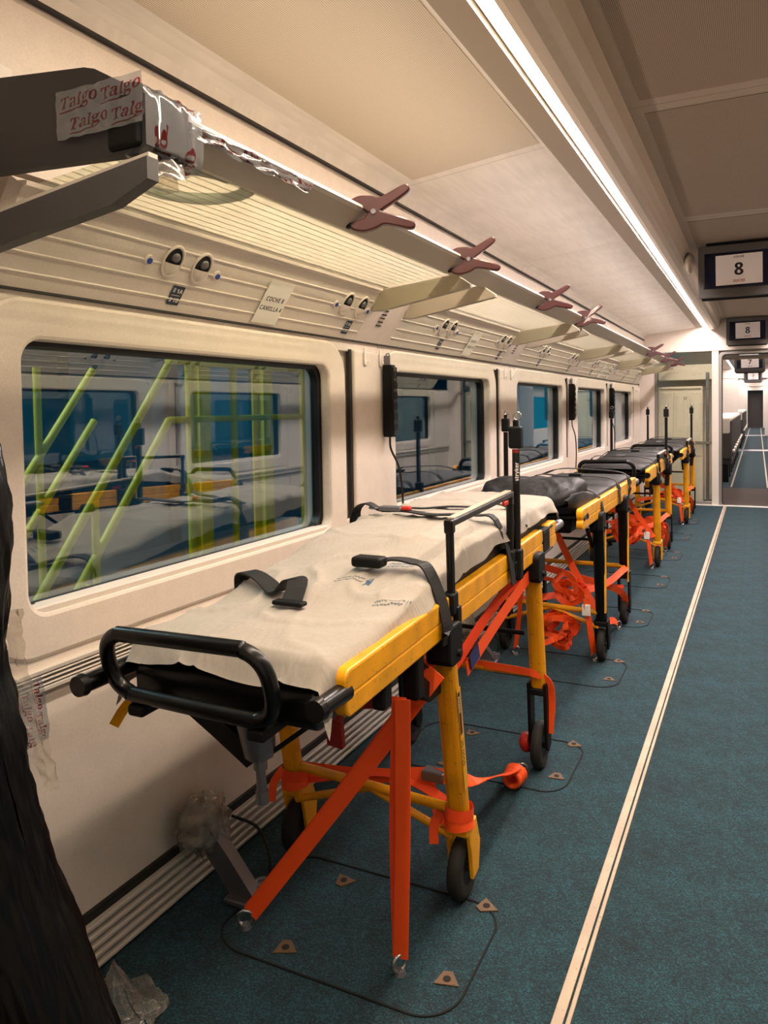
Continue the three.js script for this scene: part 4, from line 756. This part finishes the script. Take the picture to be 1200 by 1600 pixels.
// ------------------------------------------------------------------ dark end panel of the rack and its taped corner
{
  const o = thing('rack_end_panel', 'dark grey panel closing the luggage rack end at upper left', 'panel', [-1.3, 2.1, -1.2]);
  const T = (g) => prep(g).translate(1.3, -2.1, 1.2);
  mesh('panel', T(prism([[-1.62, 2.11], [-1.125, 2.085], [-1.105, 2.10], [-1.105, 2.20], [-1.24, 2.276], [-1.27, 2.285], [-1.62, 2.325]], -1.225, -1.2)), M.darkPanel, o);
  mesh('lower_arm', T(prism([[-1.62, 2.005], [-1.10, 2.075], [-1.10, 2.03], [-1.2, 1.99], [-1.62, 1.93]].map(([a, b]) => [a, b]), -1.228, -1.195)), std('#4b4a4b', 0.5, { map: plasticGrain }), o);
  mesh('arm_edge', T(prism([[-1.62, 2.005], [-1.10, 2.075], [-1.10, 2.084], [-1.62, 2.016]], -1.226, -1.2)), M.alu, o);
  const w = thing('taped_wrap', 'crumpled printed plastic film wound round the luggage rail end', 'plastic film', [-1.16, 2.17, -1.3]);
  mesh('rail_block', [rbox(0.09, 0.13, 0.16, 0, -0.008, 0.03, 0.012)], M.blackMatt, w);
  const f = grid(40, 24, (u, v) => { const a = u * 2 * PI, z = 0.10 - 0.185 * v, ex = (q) => Math.sign(q) * Math.abs(q) ** 0.45, r = 1 + 0.10 * NZ(Math.cos(a) * 3, v * 6, 3) + 0.05 * NZ(Math.cos(a) * 9, v * 15, 4); return [ex(Math.cos(a)) * 0.05 * r, -0.01 + ex(Math.sin(a)) * 0.072 * r, z + 0.008 * NZ(a, v * 4, 9)]; });
  mesh('film', f, M.filmText, w);
  mesh('film_tail', grid(30, 8, (u, v) => [0.045 + 0.008 * NZ(u * 9, v * 4, 6), 0.03 - 0.035 * v - 0.01 * u + 0.012 * NZ(u * 7, v * 3), -0.06 - 0.5 * u + 0.02 * v]), M.filmText, w);
  mesh('film_skirt', grid(24, 10, (u, v) => { const a = u * PI * 1.6 - 0.4; return [0.045 * Math.cos(a) * (1 + 0.3 * v), -0.078 - 0.04 * v + 0.01 * NZ(u * 12, v * 3), 0.055 * Math.sin(a) * (1 + 0.2 * v)]; }), M.film, w);
  const tp = grid(24, 10, (u, v) => [-1.34 + 0.24 * u, 2.14 + 0.10 * v + 0.004 * NZ(u * 8, v * 5), -1.191 + 0.006 * NZ(u * 9, v * 7, 2) + 0.004]);
  const t1 = thing('printed_tape', 'clear tape with red lettering stuck across the dark rack end panel', 'tape', [0, 0, 0]); mesh('tape', tp, M.filmText, t1);
  const tag2 = thing('wall_tape', 'scrap of torn white tape on the upper wall, at the left edge of the picture', 'tape', [-1.632, 2.36, -1.28]); mesh('tape', grid(8, 8, (u, v) => [0.004 * NZ(u * 5, v * 5) + 0.01, -0.035 + 0.07 * u, -0.03 + 0.06 * v * (0.6 + 0.4 * u)]), M.white, tag2);
}
// ------------------------------------------------------------------ seat wrapped in black plastic at the left edge
{
  const o = thing('wrapped_seat', 'tall folded seat wrapped in glossy black plastic, at the left edge of the picture', 'seat', [-1.41, 0, -0.95]);
  // right edge by height: it leans back at the top and spreads at the foot
  const edge = [[0, 0.66], [0.25, 0.60], [0.40, 0.56], [0.49, 0.505], [0.563, 0.46], [0.69, 0.385], [0.83, 0.325], [0.97, 0.275], [1.05, 0.245], [1.11, 0.24], [1.18, 0.25], [1.31, 0.257], [1.42, 0.257], [1.5, 0.235], [1.6, 0.16]];
  const at = (y) => { for (let k = 1; k < edge.length; k++) if (y <= edge[k][0]) { const t = (y - edge[k - 1][0]) / (edge[k][0] - edge[k - 1][0]); return edge[k - 1][1] * (1 - t) + edge[k][1] * t; } return edge.at(-1)[1]; };
  const body = (swell, amp, f) => grid(160, 80, (u, v) => {
    const y = 1.6 * v, a = u * 2 * PI, x1 = at(y) - 0.135 + swell, x0 = -0.16, cx = (x0 + x1) / 2, w = (x1 - x0) / 2, d = 0.12 * (v > 0.96 ? (1 - v) / 0.04 + 0.02 : 1);
    const n = amp * (NZ(a * 2.2, y * f, 3) + 0.7 * Math.abs(NZ(a * 6 + y * 4, y * f * 2.2, 7)) + 0.6 * NZ(a * 18, y * f * 4, 8));
    return [cx + Math.cos(a) * (w + n * 0.5), y, Math.sin(a) * (d + n)];
  });
  mesh('black_wrap', body(-0.012, 0.017, 4), std('#020202', 0.5, { specularIntensity: 0.2, clearcoat: 0.14, clearcoatRoughness: 0.03 }), o);
  // clear outer film: loose along the aisle edge, gathered on the floor against the skirting
  const strip = grid(60, 6, (u, v) => { const y = 0.80 + 0.36 * u; return [at(y) - 0.215 + 0.014 * v + 0.006 * NZ(u * 24, v * 3), y, -0.11 - 0.03 * v + 0.012 * NZ(u * 15, v * 4, 3)]; });
  mesh('film_edge', strip, M.film, o);
  const heap = grid(40, 18, (u, v) => { const a = u * PI * 2, r = v; return [-0.08 + (0.11 + 0.05 * NZ(u * 9, 3)) * r * Math.cos(a), 0.012 + 0.13 * (1 - r) * (1 - r) + 0.03 * Math.abs(NZ(Math.cos(a) * 4 + r * 5, Math.sin(a) * 4 + r * 4)), -0.47 + (0.12 + 0.05 * NZ(u * 7, 8)) * r * Math.sin(a)]; });
  mesh('film_heap', heap, M.film, o);
  const t = thing('printed_tape', 'strip of clear tape with red lettering on the wall edge of the grille, at left', 'tape', [-1.66, 0.80, -1.33]);
  mesh('tape', grid(12, 6, (u, v) => [0.012 + 0.01 * NZ(u * 4, v * 4), 0.09 - 0.17 * u, 0.045 - 0.075 * v - 0.02 * u]), M.filmText, t);
}
// ------------------------------------------------------------------ outside the windows: stair and platform beside the train, the hall
{
  const gp = (label, name, cat) => thing(name, label, cat, [0, 0, 0]);
  for (const [x, zt, w] of [[-2.75, -3.1, 'nearer'], [-3.3, -3.12, 'farther']]) {
    const o = gp(`yellow sloping stair handrail outside the nearest window, the ${w} of the pair`, 'stair_handrail', 'handrail');
    mesh('top_rail', cyl([x, 1.80, zt], [x, 0.05, zt + 1.42], 0.021), M.yellowOut, o);
    mesh('middle_rail', cyl([x, 1.52, zt], [x, -0.2, zt + 1.42], 0.021), M.yellowOut, o);
    for (const q of [0.36, 0.75]) mesh('post', cyl([x, 1.80 - 1.75 * q, zt + 1.42 * q], [x, 0.75 - 1.75 * q, zt + 1.42 * q], 0.018), M.yellowOut, o);
  }
  const st = gp('dark steel stair beside the train outside the nearest window', 'access_stair', 'stair');
  for (let k = 0; k < 7; k++) mesh('tread', rbox(0.5, 0.03, 0.2, -3.03, 0.55 - 0.24 * k, -3.0 + 0.2 * k, 0.004), M.steelDull, st);
  for (const s of [-2.76, -3.29]) mesh('stringer', sweep([V(s, 0.6, -3.1), V(s, -1.0, -1.75)], strapProfile(0.03, 0.16), V(1, 0, 0)), M.yellowOut, st);
  const pf = gp('raised platform with yellow guard rail outside the nearest window', 'access_platform', 'platform');
  mesh('deck', rbox(1.2, 0.05, 2.6, -3.25, 0.58, -4.5, 0.005), M.steelDull, pf);
  mesh('guard_rail', [cyl([-2.75, 1.83, -3.1], [-2.75, 1.84, -5.7], 0.021), cyl([-2.75, 1.52, -3.1], [-2.75, 1.52, -5.7], 0.018), rbox(0.02, 0.1, 2.6, -2.75, 0.72, -4.4, 0.004)], M.yellowOut, pf);
  for (const z of [-3.26, -3.65, -4.4, -5.1, -5.68]) mesh('post', cyl([-2.75, 0.58, z], [-2.75, 1.84, z], 0.02), M.yellowOut, pf);
  mesh('post', cyl([-3.3, 0.58, -2.75], [-3.3, 1.8, -2.75], 0.02), M.yellowOut, pf);
  [[-2.85, -3.46, 'first'], [-2.85, -4.08, 'second']].forEach(([x, z, w]) => { const o = gp(`thick yellow steel column outside the nearest window, the ${w} from the left`, 'steel_column', 'column'); mesh('column', [box(0.012, 3.6, 0.10, x - 0.04, 0.8, z), box(0.012, 3.6, 0.10, x + 0.04, 0.8, z), box(0.07, 3.6, 0.012, x, 0.8, z)], M.yellowOut, o); });
  const hall = struct('wall_hall'); mesh('hall_wall', [box(0.1, 8, 40, -9.5, 3, -8)], M.hallWall, hall);
  for (let k = 0; k < 14; k++) mesh('wall_rib', box(0.25, 8, 0.3, -9.35, 3, 6 - k * 2.4), M.hallWall, hall);
  const gd = struct('ground'); mesh('hall_floor', [box(60, 0.1, 80, 0, -1.1, -10)], M.hallFloor, gd);
  [[-4.2, 3.4, -1.8, 'over the stair'], [-7, 3.4, -12, 'farther along']].forEach(([x, y, z, w]) => {
    const o = thing('hall_light', `cold tube light in the hall outside the windows, ${w}`, 'lamp', [x, y, z]);
    mesh('lamp_housing', rbox(0.2, 0.05, 1.3, 0, 0.035, 0, 0.01), M.white, o); mesh('lamp_mast', [cyl([-0.2, -4.45, 0], [-0.2, 0.06, 0], 0.04), cyl([-0.2, 0.045, 0], [0, 0.045, 0], 0.025)], M.steelDull, o);
    mesh('lamp_tube', rbox(0.1, 0.02, 1.25, 0, 0, 0, 0.006), new THREE.MeshPhysicalMaterial({ color: '#eef6ff', emissive: new THREE.Color(0.75, 0.9, 1), emissiveIntensity: 3 }), o);
    const l = new THREE.RectAreaLight(new THREE.Color(1, 0.95, 0.95), 340, 0.1, 1.25); l.position.y = -0.03; l.rotation.x = -PI / 2; o.add(l);
  });
}
renderer.render(scene, camera);
